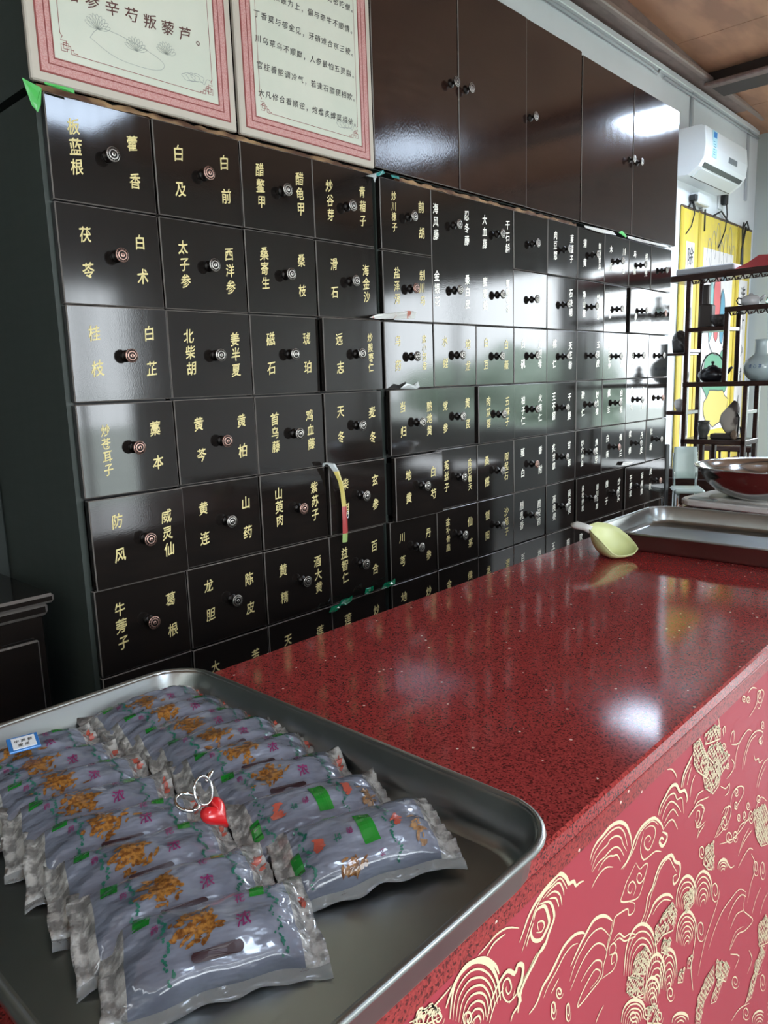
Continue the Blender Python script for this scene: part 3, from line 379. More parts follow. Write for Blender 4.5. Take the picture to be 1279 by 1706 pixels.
def knob_mesh(cm, name):
    mb = MB(); M = Matrix.Rotation(PI/2, 4, 'X')     # local +z -> -y
    prof = [(.0135, 0), (.0135, .002), (.011, .004), (.006, .006), (.0045, .010), (.0062, .013), (.0045, .016), (.0075, .019),
            (.0135, .0215), (.0155, .0235), (.0155, .0260), (.0138, .0275), (.0122, .0268), (.0106, .0280), (.0082, .0284), (.0066, .0274), (.0045, .0284), (.002, .0292), (.0, .0292)]
    mi = [0, 0, 0, 0, 0, 0, 0, 0, 0, 0, 1, 0, 0, 1, 0, 0, 1, 0]
    mb.lathe(prof, 22, M, mi)
    # beads around the rim
    for k in range(16):
        a = 2*PI*k/16; c = Vector((.0122*math.cos(a), -.0278, .0122*math.sin(a)))
        mb.add([c+Vector(d)*.0011 for d in ((1, 0, 0), (0, 0, 1), (-1, 0, 0), (0, 0, -1), (0, -1, 0))], [(0, 1, 4), (1, 2, 4), (2, 3, 4), (3, 0, 4)], 1)
    return mesh_of(mb, name, [BRONZE, cm])
KM = [knob_mesh(SILVER, 'knob'), knob_mesh(COPPER, 'knob')]
def drawer_mesh(w, h):
    mb = MB(); g = .0017
    mb.bevbox(g, w-g, 0, .018, -h+g, -g, .0022, 0, 1)
    # the box behind the front: two sides, back and bottom
    mb.box(.012, .022, .018, .30, -h+.02, -.022, 2); mb.box(w-.022, w-.012, .018, .30, -h+.02, -.022, 2)
    mb.box(.022, w-.022, .29, .30, -h+.02, -.022, 2); mb.box(.022, w-.022, .018, .29, -h+.02, -h+.028, 2)
    return mesh_of(mb, 'drawer', [BLACK, EDGE, CARC])
DM = {}
def lettering(pair, w, h, parent, seed, m_):
    rnd = random.Random(seed)
    fn = lambda x, z: (x, -.0006, z)
    for s, fx in zip(pair, (.255, .79)):
        n = len(s)
        if not n: continue
        st = {1: 0, 2: .077, 3: .0385, 4: .0300, 5: .027}[n]; cs = {1: .034, 2: .034, 3: .033, 4: .027, 5: .024}[n]
        st *= rnd.uniform(.94, 1.04)
        cz = -h*.49+rnd.uniform(-.006, .006)+(.004 if fx < .5 else .002); cx = w*fx+rnd.uniform(-.004, .004)
        for i, ch in enumerate(s):
            mb = MB(); put_glyph(mb, ch, 0, 0, cs*rnd.uniform(.95, 1.05), fn, 0, rnd.uniform(0, 6))
            mb.build('gold_character', m_, parent, (cx+rnd.uniform(-.0012, .0012), 0, cz+st*((n-1)/2-i)))
rndk = random.Random(5)
def make_drawer(root, x, z, w, h, pair, pull, idx, tiltz=0., tiltx=0., dz=0., copper=False, gm=None, knobdx=0.):
    key = (round(w, 5), round(h, 5))
    if key not in DM: DM[key] = drawer_mesh(w, h)
    d = inst('drawer', DM[key], root, (x-root.location.x, -pull, z+dz), (tiltx, 0, tiltz))
    k = inst('knob', KM[1 if copper else 0], d, (w*.535+knobdx, 0, -h*.50+rndk.uniform(-.004, .004)), (0, rndk.uniform(0, 1), 0))
    if pair[0] or pair[1]: lettering(pair, w, h, d, idx, gm or GOLD)
    return d
def carcass(root, w, h, d, base):
    """black case: sides, back, top, plinth and the dark inner grid"""
    mb = MB()
    mb.box(0, .016, .020, d, 0, h, 0); mb.box(w-.016, w, .020, d, 0, h, 0); mb.box(.016, w-.016, d-.01, d, 0, h, 1)
    mb.box(.016, w-.016, .020, d-.01, h-.016, h, 1); mb.box(.016, w-.016, .020, d-.01, 0, base, 1)
    mb.build('body', [SIDEM, CARC], root)
def inner_grid(root, w, zs, xs, d):
    mb = MB()
    for z in zs[1:]: mb.box(.016, w-.016, .021, d-.02, z-.006, z+.006)
    for x in xs[1:-1]: mb.box(x-.006, x+.006, .021, d-.02, zs[-1], zs[0])
    mb.build('divider_grid', CARC, root)
ROWS = 9
DEP = YB-YW-.004
cabs = []
PULL_L = {(0, 4): .016, (3, 2): .016, (3, 3): .008, (3, 4): .014, (0, 2): .004, (2, 4): .002}
PULL_R = {(0, 3): .016, (0, 4): .030, (0, 1): .002, (2, 3): .008, (6, 1): .002, (7, 1): .012, (5, 5): .008, (7, 5): .008}
COPP = {(0, 1), (0, 2), (0, 3), (1, 0), (2, 4), (0, 5), (1, 3)}
def cabinet(label, x0, cols, w, tab, c0, pulls, cop, seed, skip=(), e=.0004):
    n = cols
    root = empty('medicine_cabinet', (x0-e, YW, 0), 0, label, 'cabinet', None)
    base = ZTOP-ROWS*H
    carcass(root, n*w+2*e, ZTOP, DEP, base)
    inner_grid(root, n*w+2*e, [ZTOP-r*H for r in range(ROWS+1)], [e+c*w for c in range(n+1)], DEP)
    rnd = random.Random(seed)
    for r in range(ROWS):
        for c in range(n):
            if (c+c0, r) in skip: continue
            pair = tab[r][c+c0] if r < len(tab) else ('', '')
            make_drawer(root, x0+c*w, ZTOP-r*H, w, H, pair, pulls.get((c+c0, r), rnd.choice((0, 0, .001, .002))), seed*1000+r*20+c,
                        R(rnd.uniform(-.5, .5)), R(rnd.uniform(-.45, .45)), rnd.uniform(-.0012, .0006), (c+c0, r) in cop or rnd.random() < .08, GOLD if c0+c < 3 or tab is LT else GOLD2)
    return root
def raw_strip(root, x0, x1, z, h=.012, seed=1, y=.006):
    mb = MB(); rnd = random.Random(seed); n = int((x1-x0)/.02); vs = []
    for i in range(n+1):
        x = x0+(x1-x0)*i/n; a = rnd.uniform(-.003, .002); b = rnd.uniform(-.003, .004); f = rnd.uniform(-.002, .003)
        vs += [(x, y+f, z+a), (x, y+f, z+h+b), (x, .03, z+h+b), (x, .03, z+a)]
    fs = []
    for i in range(n):
        q = i*4
        for j in range(4): fs.append((q+j, q+4+j, q+4+(j+1) % 4, q+(j+1) % 4))
    fs += [(0, 1, 2, 3), (n*4, n*4+3, n*4+2, n*4+1)]
    return mb.add(vs, fs).build('raw_wood_edge', RAW, root)
c1 = cabinet('black lacquered herb drawer cabinet under the two framed notices, leftmost of the three', X0, 4, P, LT, 0, PULL_L, COPP, 1, e=.008)
raw_strip(c1, .0, 4*P+.016, ZTOP, .009, 3)
BIG = {(1, 0), (2, 0), (1, 1), (2, 1)}
c2 = cabinet('black lacquered herb drawer cabinet with the four-knob false front, middle of the three', X2, 5, P2, RT, 0, PULL_R, set(), 2, BIG)
raw_strip(c2, .10, 5*P2, ZTOP, .009, 5)
# the false front over four pigeonholes
mb = MB(); mb.bevbox(.0017, 2*P2-.0017, 0, .018, -2*H+.0017, -.0017, .0022, 0, 1)
bd = mb.build('false_front', [BLACK, EDGE], c2); bd.location = (.0004+P2, 0, ZTOP)
for r in range(2):
    for c in range(2):
        inst('knob', KM[0], bd, (P2*c+P2*(.50 if c == 0 else .56), 0, -H*r-H*.47))
        o = MB(); rr = random.Random(r*5+c); fn = lambda x, z: (x, -.0006, z)
        for s, fx in zip(RT[r][c+1], (.10, .80) if c == 0 else (.24, .84)):
            n = len(s); st = {2: .077, 3: .040, 4: .03}[n]; cs = {2: .034, 3: .033, 4: .027}[n]
            for i, ch in enumerate(s):
                o = MB(); put_glyph(o, ch, 0, 0, cs, fn, 0, rr.uniform(0, 6)); o.build('gold_character', GOLD2, bd, (P2*c+P2*fx, 0, -H*r-H*.47+st*((n-1)/2-i)))
c3 = cabinet('black lacquered herb drawer cabinet at the far end beside the yellow scrolls', X2+5*P2+.002, 4, P2, RT, 5, PULL_R, set(), 3)

# ============================================================ UPPER CUPBOARDS
def cupboard(label, x0, x1, z0, z1, doors, knobs, y0=YW-.004):
    root = empty('wall_cupboard', (x0, y0, z0), 0, label, 'cupboard', None)
    h = z1-z0; w = x1-x0
    mb = MB(); mb.box(0, .016, .02, DEP, 0, h); mb.box(w-.016, w, .02, DEP, 0, h); mb.box(.016, w-.016, .02, DEP, 0, .016)
    mb.box(.016, w-.016, .02, DEP, h-.016, h); mb.box(.016, w-.016, DEP-.01, DEP, .016, h-.016)
    mb.build('body', [SIDEM], root)
    for i, (a, b) in enumerate(doors):
        m2 = MB(); m2.bevbox(a-x0+.0015, b-x0-.0015, 0, .018, .001, h-.001, .0022, 0, 1)
        d = m2.build('door', [DOORM, EDGE], root); d.rotation_euler = (0, 0, R([.12, -.1, .1][i % 3]))
        for kx, kd in knobs:
            if kd == i: inst('knob', KM[0], d, (kx-x0, 0, 2.427-z0))
    return root
cupboard('tall brown-black cupboard with three doors hung over the middle herb cabinet', 1.712, 2.938, 2.112, 2.753, [(1.712, 2.121), (2.121, 2.528), (2.528, 2.938)], [(2.082, 0), (2.16, 1), (2.556, 2)])
cupboard('brown-black two-door cupboard at the far end by the air conditioner', 2.940, 3.905, 2.112, 2.742, [(2.940, 3.408), (3.408, 3.905)], [(3.372, 0), (3.445, 1)])
cupboard('dark cupboard hidden behind the two framed notices', .7377, 1.708, 2.112, 2.753, [(.7377, 1.222), (1.222, 1.708)], [], YW+.012)

# ============================================================ THE TWO NOTICES
PAPER = mat('notice_paper', (.76, .77, .65), .35, noise=(5, (.71, .74, .62), .42, .6, 3, (1, 1, 1)), coat=.2)
CREAMB = mat('notice_cream_border', (.62, .56, .47), .4)
PINKB = mat('notice_pink_border', (.60, .27, .25), .4, noise=(400, (.68, .40, .37), .4, .6))
DKRED = mat('notice_dark_red', (.30, .07, .06), .5)
INKM = mat('notice_ink', (.06, .055, .05), .5)
BRNI = mat('notice_brown_ink', (.12, .045, .035), .5)
PALE = mat('notice_pale_line', (.40, .43, .38), .5)
def ribbon(mb, pts, w, fn, mi=0, closed=False, taper=False):
    """flat line of width w along 2-D pts, mapped into space by fn(x, z)"""
    n = len(pts); L_ = []; Rr = []
    for i in range(n):
        a = pts[(i-1) % n] if (closed or i) else pts[i]; b = pts[(i+1) % n] if (closed or i < n-1) else pts[i]
        dx, dz = b[0]-a[0], b[1]-a[1]; l = math.hypot(dx, dz) or 1; nx, nz = -dz/l, dx/l
        k = w/2*(math.sin(PI*(i+.35)/(n-.3))**.5 if taper else 1)
        L_.append(fn(pts[i][0]+nx*k, pts[i][1]+nz*k)); Rr.append(fn(pts[i][0]-nx*k, pts[i][1]-nz*k))
    vs = L_+Rr; fs = [(i, (i+1) % n, n+(i+1) % n, n+i) for i in range(n if closed else n-1)]
    mb.add(vs, fs, mi)
def smooth(pts, k=4):
    out = []; n = len(pts)
    for i in range(n-1):
        p0 = pts[max(i-1, 0)]; p1 = pts[i]; p2 = pts[i+1]; p3 = pts[min(i+2, n-1)]
        for j in range(k):
            t = j/k
            out.append(tuple(.5*((2*p1[q])+(-p0[q]+p2[q])*t+(2*p0[q]-5*p1[q]+4*p2[q]-p3[q])*t*t+(-p0[q]+3*p1[q]-3*p2[q]+p3[q])*t**3) for q in (0, 1)))
    out.append(pts[-1]); return out
def cloud_pts(cx, cz, s):
    out = []
    for i in range(28):
        a = 2*PI*i/28; r = 1+.28*abs(math.sin(2.5*a+.4)); out.append((cx+s*r*1.35*math.cos(a), cz+s*r*.62*math.sin(a)))
    return out
def notice(x0, x1, z0, z1, label, dx, lines, size, ink, step=None):
    root = empty('framed_notice', (x0, YW-.012, z0), 0, label, 'poster', None)
    w = x1-x0; h = z1-z0
    b = MB().bevbox(0, w, 0, .014, 0, h, .003).build('board', [CREAMB], root); b.rotation_euler = (R(-.3), 0, 0)
    def frame(m, a, c, mi, y):
        for (p, q, r, s) in ((a, w-a, a, c), (a, w-a, h-c, h-a), (a, c, c, h-c), (w-c, w-a, c, h-c)): m.box(p, q, y, 0, r, s, mi)
    m = MB(); frame(m, .020, .050, 0, -.0008); frame(m, .018, .0215, 1, -.0011); frame(m, .036, .0385, 1, -.0011); frame(m, .048, .0505, 1, -.0011)
    m.build('printed_border', [PINKB, DKRED], b)
    m = MB(); m.box(.052, w-.052, -.0006, 0, .052, h-.052, 0); pp = m.build('paper', [PAPER], b)
    m = MB(); fn = lambda x, z: (x, -.0010, z)
    a = .066
    ribbon(m, [(a+.03, a), (w-a-.03, a)], .0012, fn); ribbon(m, [(a, a+.035), (a, h-a)], .0012, fn); ribbon(m, [(w-a, a+.035), (w-a, h-a)], .0012, fn)
    for sx in (0, 1):                                   # corner fretwork
        X = (lambda t: a+t) if sx == 0 else (lambda t: w-a-t)
        for pl in ([(0, .035), (.004, .03), (0, .022), (.012, .022), (.012, .002), (0, .002), (0, .014), (.02, .014), (.02, .0), (.03, 0)], [(.005, .018), (.005, .007), (.016, .007), (.016, .018), (.005, .018)], [(.02, .008), (.026, .008), (.026, .003), (.034, .003), (.034, 0)]):
            ribbon(m, [(X(p), a+q) for p, q in pl], .0016, fn)
    m.build('corner_fretwork', [DKRED], pp)
    m = MB(); cx = w-.118; cz = .092                       # small cloud emblem
    for k in range(3): ribbon(m, cloud_pts(cx+.012*(k-1), cz+.002*k, .011), .0012, fn, 0, True)
    ribbon(m, smooth([(cx+.02, cz), (cx+.03, cz-.006), (cx+.037, cz+.006), (cx+.047, cz+.006)]), .0012, fn)
    m.build('cloud_emblem', [PALE], pp)
    if dx:                                              # faint lotus flowers
        m = MB()
        for (fx, fz, s) in ((.15, .130, .03), (.235, .112, .028), (.31, .125, .026)):
            for k in range(9):
                an = R(20+k*17.5); e = (fx+s*math.cos(an), fz+s*math.sin(an)); n_ = (fx+.6*s*math.cos(an+.25), fz+.6*s*math.sin(an+.25)); n2 = (fx+.6*s*math.cos(an-.25), fz+.6*s*math.sin(an-.25))
                ribbon(m, smooth([(fx, fz), n_, e, n2, (fx, fz)]), .0009, fn)
        ribbon(m, smooth([(.13, .11), (.16, .135), (.24, .125), (.30, .105), (.28, .085), (.19, .085), (.13, .11)]), .001, fn)
        ribbon(m, smooth([(.06, .20), (.09, .24), (.13, .22), (.12, .18), (.07, .18), (.06, .20)]), .001, fn)
        m.build('faint_lotus_print', [PALE], pp)
    for (s, lx, lz, sp) in lines:
        m = MB()
        for i, ch in enumerate(s):
            put_glyph(m, ch, lx+i*sp, lz, size, lambda x, z: (x, -.0010, z), 0, 0, .02, True, 1.15)
        tag(m.build('line_of_lettering', [ink], pp), kind='stuff')
    return root
notice(.722, 1.216, 2.105, 2.80, 'cream notice board with one large line of characters, left of the two', True,
       [('诸参辛芍叛藜芦。', .098, .182, .0440)], .030, BRNI)
q = .0224
notice(1.226, 1.703, 2.105, 2.80, 'cream notice board with many small lines of characters, right of the two', False,
       [('一见密陀僧。', .30, .400, q), ('巴豆性烈最为上，偏与牵牛不顺情。', .070, .345, q), ('丁香莫与郁金见，牙硝难合京三棱。', .070, .288, q), ('川乌草乌不顺犀，人参最怕五灵脂。', .070, .232, q), ('官桂善能调冷气，若逢石脂便相欺。', .070, .172, q), ('大凡修合看顺逆，炮爁炙煿莫相依。', .070, .108, q)], .0178, INKM)
for nm in ():
    pass

# ============================================================ TAPE, SCRAPS AND THE HANGING STRIP
TEAL = mat('teal_tape', (.02, .28, .26), .3, coat=.4); GREEN = mat('green_plastic_film', (.10, .55, .12), .25, coat=.4, bump=(80, .5, .003))
DGREEN = mat('dark_green_film', (.0, .22, .10), .2, coat=.6, bump=(90, .6, .003)); FILM = mat('clear_film', (.62, .66, .64), .2, coat=.5, alpha=.75)
def scrap(name, pts, y, mats, label, cat, th=.0015, crumple=.002, seed=0, mi=None):
    """thin crumpled sheet: outline in the x-z plane"""
    rnd = random.Random(seed); n = len(pts); cx = sum(p[0] for p in pts)/n; cz = sum(p[1] for p in pts)/n
    fr = [(x, y-rnd.uniform(0, crumple), z) for x, z in pts]; mid = [((x+cx)/2+rnd.uniform(-1, 1)*crumple, y-rnd.uniform(0, 2*crumple), (z+cz)/2) for x, z in pts]
    vs = fr+mid+[(cx, y-crumple*1.5, cz)]; vs2 = [(a, b+th, c) for a, b, c in vs]; N = len(vs); fs = []; ms = []
    for i in range(n):
        j = (i+1) % n
        fs += [(i, j, n+j, n+i), (n+i, n+j, 2*n)]; fs += [(N+i, N+n+i, N+n+j, N+j), (N+n+i, N+2*n, N+n+j)]; fs += [(i, N+i, N+j, j)]
    mb = MB(); mb.add([(a-cx, b-y, c-cz) for a, b, c in vs+vs2], fs)
    o = mb.build(name, mats, None, (cx, y, cz)); return tag(o, label, cat)
scrap('green_tape', [(.699, 2.098), (.735, 2.088), (.730, 2.056), (.723, 2.041), (.712, 2.052)], YW-.020, GREEN, 'bright green tape flag on the top left corner of the first herb cabinet', 'tape', seed=1)
scrap('green_tape', [(.740, 2.100), (.80, 2.101), (.802, 2.093), (.770, 2.094), (.742, 2.096)], YW-.0225, GREEN, 'flat strip of bright green tape under the left notice', 'tape', seed=2)
scrap('teal_tape', [(1.705, 2.092), (1.740, 2.107), (1.748, 2.100), (1.716, 2.086)], YW-.010, TEAL, 'teal tape end crossing the corner below the tall cupboard', 'tape', seed=3)
scrap('teal_tape', [(1.775, 2.100), (1.81, 2.102), (1.812, 2.094), (1.778, 2.094)], YW-.010, TEAL, 'short teal tape strip along the top of the middle herb cabinet', 'tape', seed=4)
scrap('plastic_wrap', [(1.662, 2.078), (1.705, 2.093), (1.708, 2.084), (1.70, 2.066), (1.694, 2.079)], YW-.012, FILM, 'wisp of clear plastic wrap in the corner by the teal tape', 'plastic', seed=5)
scrap('green_tape', [(3.262, 2.106), (3.335, 2.092), (3.345, 2.100), (3.30, 2.118)], YW-.012, mat('bright_green', (.05, .65, .08), .4), 'small bright green triangle under the far two-door cupboard', 'tape', seed=6)
scrap('plastic_wrap', [(2.96, 2.10), (3.22, 2.106), (3.25, 2.093), (3.1, 2.088), (2.97, 2.092)], YW-.008, mat('whitish_film', (.75, .73, .68), .4), 'whitish torn plastic along the top of the far herb cabinet', 'plastic', seed=7)
scrap('plastic_wrap', [(3.36, 2.104), (3.80, 2.106), (3.83, 2.098), (3.5, 2.092), (3.37, 2.094)], YW-.008, MATS['whitish_film'], 'white torn plastic at the end of the far herb cabinet top', 'plastic', seed=8)
scrap('paper_scrap', [(1.622, 1.679), (1.66, 1.690), (1.80, 1.706), (1.832, 1.704), (1.826, 1.683), (1.74, 1.680), (1.66, 1.676)], YW-.045, mat('scrap_white', (.72, .72, .68), .4, noise=(25, (.55, .18, .12), .6, .66), coat=.4), 'white and red packet end sticking out above the drawer row', 'paper', seed=9, crumple=.004)
scrap('paper_scrap', [(1.77, 1.472), (1.80, 1.487), (1.83, 1.482), (1.858, 1.492), (1.862, 1.474), (1.845, 1.468), (1.80, 1.470)], YW-.026, FILM, 'small crumpled clear scrap on top of an open drawer', 'plastic', seed=10, crumple=.004)
scrap('paper_scrap', [(3.338, 1.070), (3.39, 1.062), (3.47, 1.073), (3.44, 1.077), (3.36, 1.084)], YW-.016, MATS['whitish_film'], 'white paper corner on the far cabinet low down', 'paper', seed=11)
for i, (px, pz, w_) in enumerate(((1.455, .842, .05), (1.50, .852, .06), (1.60, .862, .04), (1.69, .862, .07))):
    scrap('green_wrapper', [(px-w_/2, pz-.006), (px-w_/4, pz+.010), (px+w_/4, pz+.008), (px+w_/2, pz+.012), (px+w_/2.2, pz-.004), (px, pz-.010)], YW-.024, DGREEN,
          ['dark green wrapper leftmost along the lowest visible drawer tops', 'dark green wrapper second from left along the lowest visible drawer tops', 'dark green wrapper third from left along the lowest visible drawer tops', 'dark green wrapper rightmost along the lowest visible drawer tops'][i], 'wrapper', seed=20+i, crumple=.005)
# strip hanging out of a drawer
strip = empty('hanging_strip', (1.445, YW-.02, 1.272), 0, 'long printed plastic strip hanging out of a drawer in the left cabinet', 'wrapper')
cols_ = [((0, .0), FILM), ((.28, 0), mat('strip_yellow', (.70, .58, .16), .35, coat=.3)), ((.66, 0), mat('strip_red', (.50, .05, .05), .3, coat=.3)), ((.92, 0), mat('strip_green', (.35, .50, .15), .35))]
pth = [(-.008, -.003, -.008), (.0, -.008, .002), (.016, -.014, -.003), (.030, -.018, -.025), (.044, -.018, -.055), (.052, -.018, -.09), (.056, -.018, -.13), (.056, -.019, -.17), (.055, -.019, -.21), (.052, -.019, -.236)]
wd = [.004, .022, .026, .022, .016, .017, .018, .020, .021, .020]
mb = MB(); vs = []
for (x, y, z), w_ in zip(pth, wd): vs += [(x-w_/2, y+.002, z), (x, y-.003, z), (x+w_/2, y+.002, z), (x, y+.004, z)]
fs = []; ms = []
mb.add(vs, []); mm_ = [0, 0, 0, 1, 1, 1, 2, 2, 3]
for i in range(len(pth)-1):
    for k in range(4): mb.f.append((i*4+k, i*4+(k+1) % 4, (i+1)*4+(k+1) % 4, (i+1)*4+k)); mb.m.append(mm_[i]); mb.sm.append(False)
mb.f += [(0, 1, 2, 3), tuple(len(vs)-4+k for k in (3, 2, 1, 0))]; mb.m += [0, 3]; mb.sm += [False]*2
mb.build('printed_film', [c[1] for c in cols_], strip)
m = MB(); ribbon(m, [(.062+.004*math.cos(a/10*2*PI), -.155+.010*math.sin(a/10*2*PI)) for a in range(10)], .002, lambda x, z: (x, -.0235, z), 0, True); m.build('white_emblem', [WHITE], strip)

# ============================================================ LEFT: LOW LACQUERED SIDE CABINET
t = empty('side_cabinet', (.20, 1.85, 0), 0, 'low black lacquered cabinet with a moulded top at the far left', 'cabinet')
MB().bevbox(-.55, .47, -.16, .19, 0, 1.0, .004).build('body', [BLACK], t)
MB().bevbox(-.58, .49, -.185, .195, 1.03, 1.052, .006, 0, 1).build('top', [BLACK, EDGE], t)
MB().bevbox(-.565, .48, -.172, .19, 1.0, 1.03, .008, 0, 1).build('moulding', [BLACK, EDGE], t)
for i in range(2):
    d = MB().bevbox(-.53+i*.50, -.05+i*.50, -.175, -.161, .12, .95, .004, 0, 1).build('door', [BLACK, EDGE], t)
    MB().bevbox(-.07+i*.05, -.055+i*.05, -.195, -.176, .5, .62, .003).build('handle', [BRONZE], d)
t = tag(MB().bevbox(XL+.02, .7355, YB-.02, YB-.001, 0, 3.2, .004).build('trim_7', mat('dark_green_panelling', (.030, .037, .033), .8, bump=(30, .1, .002))), kind='structure')
# ============================================================ AIR CONDITIONER, CABLES, SCROLLS
t = empty('air_conditioner', (5.34, YB, 2.70), 0, 'white wall-mounted split air conditioner above the yellow scrolls', 'air conditioner')
prof = [(0, 0), (-.10, -.005), (-.165, .035), (-.198, .085), (-.205, .16), (-.195, .262), (-.17, .275), (0, .275)]
mb = MB(); n = len(prof); vs = []
for x in (-.385, -.375, .375, .385):
    s = .985 if abs(x) > .38 else 1
    vs += [(x, y*s, .137+(z-.137)*s) for y, z in prof]
fs = [(i*n+k, i*n+(k+1) % n, (i+1)*n+(k+1) % n, (i+1)*n+k) for i in range(3) for k in range(n)]+[tuple(range(n)), tuple(3*n+k for k in range(n))[::-1]]
mb.add(vs, fs); mb.build('housing', [WHITE], t)
MB().add([(-.34, -.168, .036), (.34, -.168, .036), (.34, -.187, .058), (-.34, -.187, .058), (-.34, -.160, .050), (.34, -.160, .050), (.34, -.180, .066), (-.34, -.180, .066)], [(0, 1, 2, 3), (4, 7, 6, 5), (0, 4, 5, 1), (2, 6, 7, 3), (1, 5, 6, 2), (0, 3, 7, 4)]).build('air_slot', [BLKP], t)
fl = MB().add([(-.33, -.105, -.0085), (.33, -.105, -.0085), (.33, -.162, .0268), (-.33, -.162, .0268), (-.33, -.103, -.003), (.33, -.103, -.003), (.33, -.160, .032), (-.33, -.160, .032)], [(0, 1, 2, 3), (4, 7, 6, 5), (0, 4, 5, 1), (2, 6, 7, 3), (1, 5, 6, 2), (0, 3, 7, 4)]).build('louvre', [mat('louvre_white', (.70, .72, .71), .4)], t)
MB().add([(-.345, -.098, -.0095), (.345, -.098, -.0095), (.345, -.104, -.0072), (-.345, -.104, -.0072)], [(0, 1, 2, 3)]).build('louvre_gap', [BLKP], t)
MB().bevbox(.02, .17, -.2075, -.200, .115, .15, .003).build('display_window', [mat('display_grey', (.20, .22, .23), .2)], t)
e = MB().box(-.27, -.20, -.2045, -.199, .10, .255).build('energy_label', [mat('label_pale_blue', (.50, .78, .85), .4)], t)
MB().box(-.262, -.208, -.2055, -.2046, .215, .248).build('label_band', [mat('label_blue', (.03, .22, .55), .4)], e)
m = MB()
for k in range(6): m.box(-.262, -.222-.006*(k % 3), -.2053, -.2046, .115+.015*k, .119+.015*k)
m.build('label_lines', [mat('label_teal', (.1, .35, .45), .5)], e)
t = empty('pipe_cover', (5.36, YB, 2.56), 0, 'small white plastic pipe cover below the air conditioner', 'pipe cover')
MB().bevbox(-.10, .10, -.06, -.001, .02, .09, .006).build('cover', [WHITE], t)
MB().bevbox(.06, .09, -.03, -.001, .004, .02, .004).build('duct', [WHITE], t)
m = MB(); m.bevbox(-.13, -.09, -.05, -.005, .035, .075, .005); m.build('black_grommet', [BLKP], t)
def cable(name, pts, r, m_, label, cat='cable'):
    p0 = Vector(pts[0]); mb = MB(); mb.tube([Vector(p)-p0 for p in pts], r, 6)
    return tag(mb.build(name, m_, None, p0), label, cat)
cable('hanging_cable', [(5.25, YB-.02, 2.60), (5.27, YB-.03, 2.52), (5.25, YB-.02, 2.44), (5.17, YB-.015, 2.38)], .004, BLKP, 'thin black cable curving down from the pipe cover')
cable('drain_hose', [(5.40, YB-.05, 2.56), (5.40, YB-.05, 2.42)], .006, BLKP, 'short straight black hose below the air conditioner')
t = empty('power_plug', (5.80, YB-.001, 2.68), 0, 'black plug in a white socket right of the air conditioner', 'plug')
MB().bevbox(-.05, .04, -.012, 0, -.06, .06, .003).build('socket_plate', [WHITE], t)
MB().bevbox(-.02, .035, -.05, -.012, -.035, .045, .008).build('plug_body', [BLKP], t)
MB().tube([(.01, -.045, -.03), (.03, -.045, -.10), (.02, -.04, -.20), (-.02, -.03, -.28), (-.05, -.02, -.33)], .005, 6).build('cord', [BLKP], t)
t = empty('cable_trunking', (3.2, YB, 3.25), 0, 'white cable trunking and conduits running under the ceiling beam', 'trunking')
MB().bevbox(-1.2, 3.3, -.03, -.001, 0, .035, .004).build('upper_trunk', [WHITE], t)
MB().tube([(-1.2, -.02, -.02), (1.35, -.02, -.02), (1.45, -.02, -.03), (1.48, -.02, -.0)], .008, 8).build('conduit', [mat('conduit_grey', (.55, .58, .60), .4)], t)
MB().tube([(1.55, -.02, -.025), (3.3, -.02, -.025)], .008, 8).build('conduit', [MATS['conduit_grey']], t)
MB().bevbox(2.0, 2.02, -.02, -.001, -.26, 0, .003).build('drop_conduit', [MATS['conduit_grey']], t)
MB().bevbox(3.10, 3.12, -.02, -.001, -.5, 0, .003).build('drop_conduit', [MATS['conduit_grey']], t)
YEL = mat('yellow_brocade', (.78, .60, .07), .6, noise=(18, (.72, .55, .10), .4, .6)); YEL2 = mat('yellow_selvage', (.66, .47, .04), .6)
SILK = mat('scroll_paper', (.80, .76, .74), .7, noise=(4, (.72, .68, .66), .45, .6))
INK2 = mat('scroll_ink', (.05, .05, .05), .6)
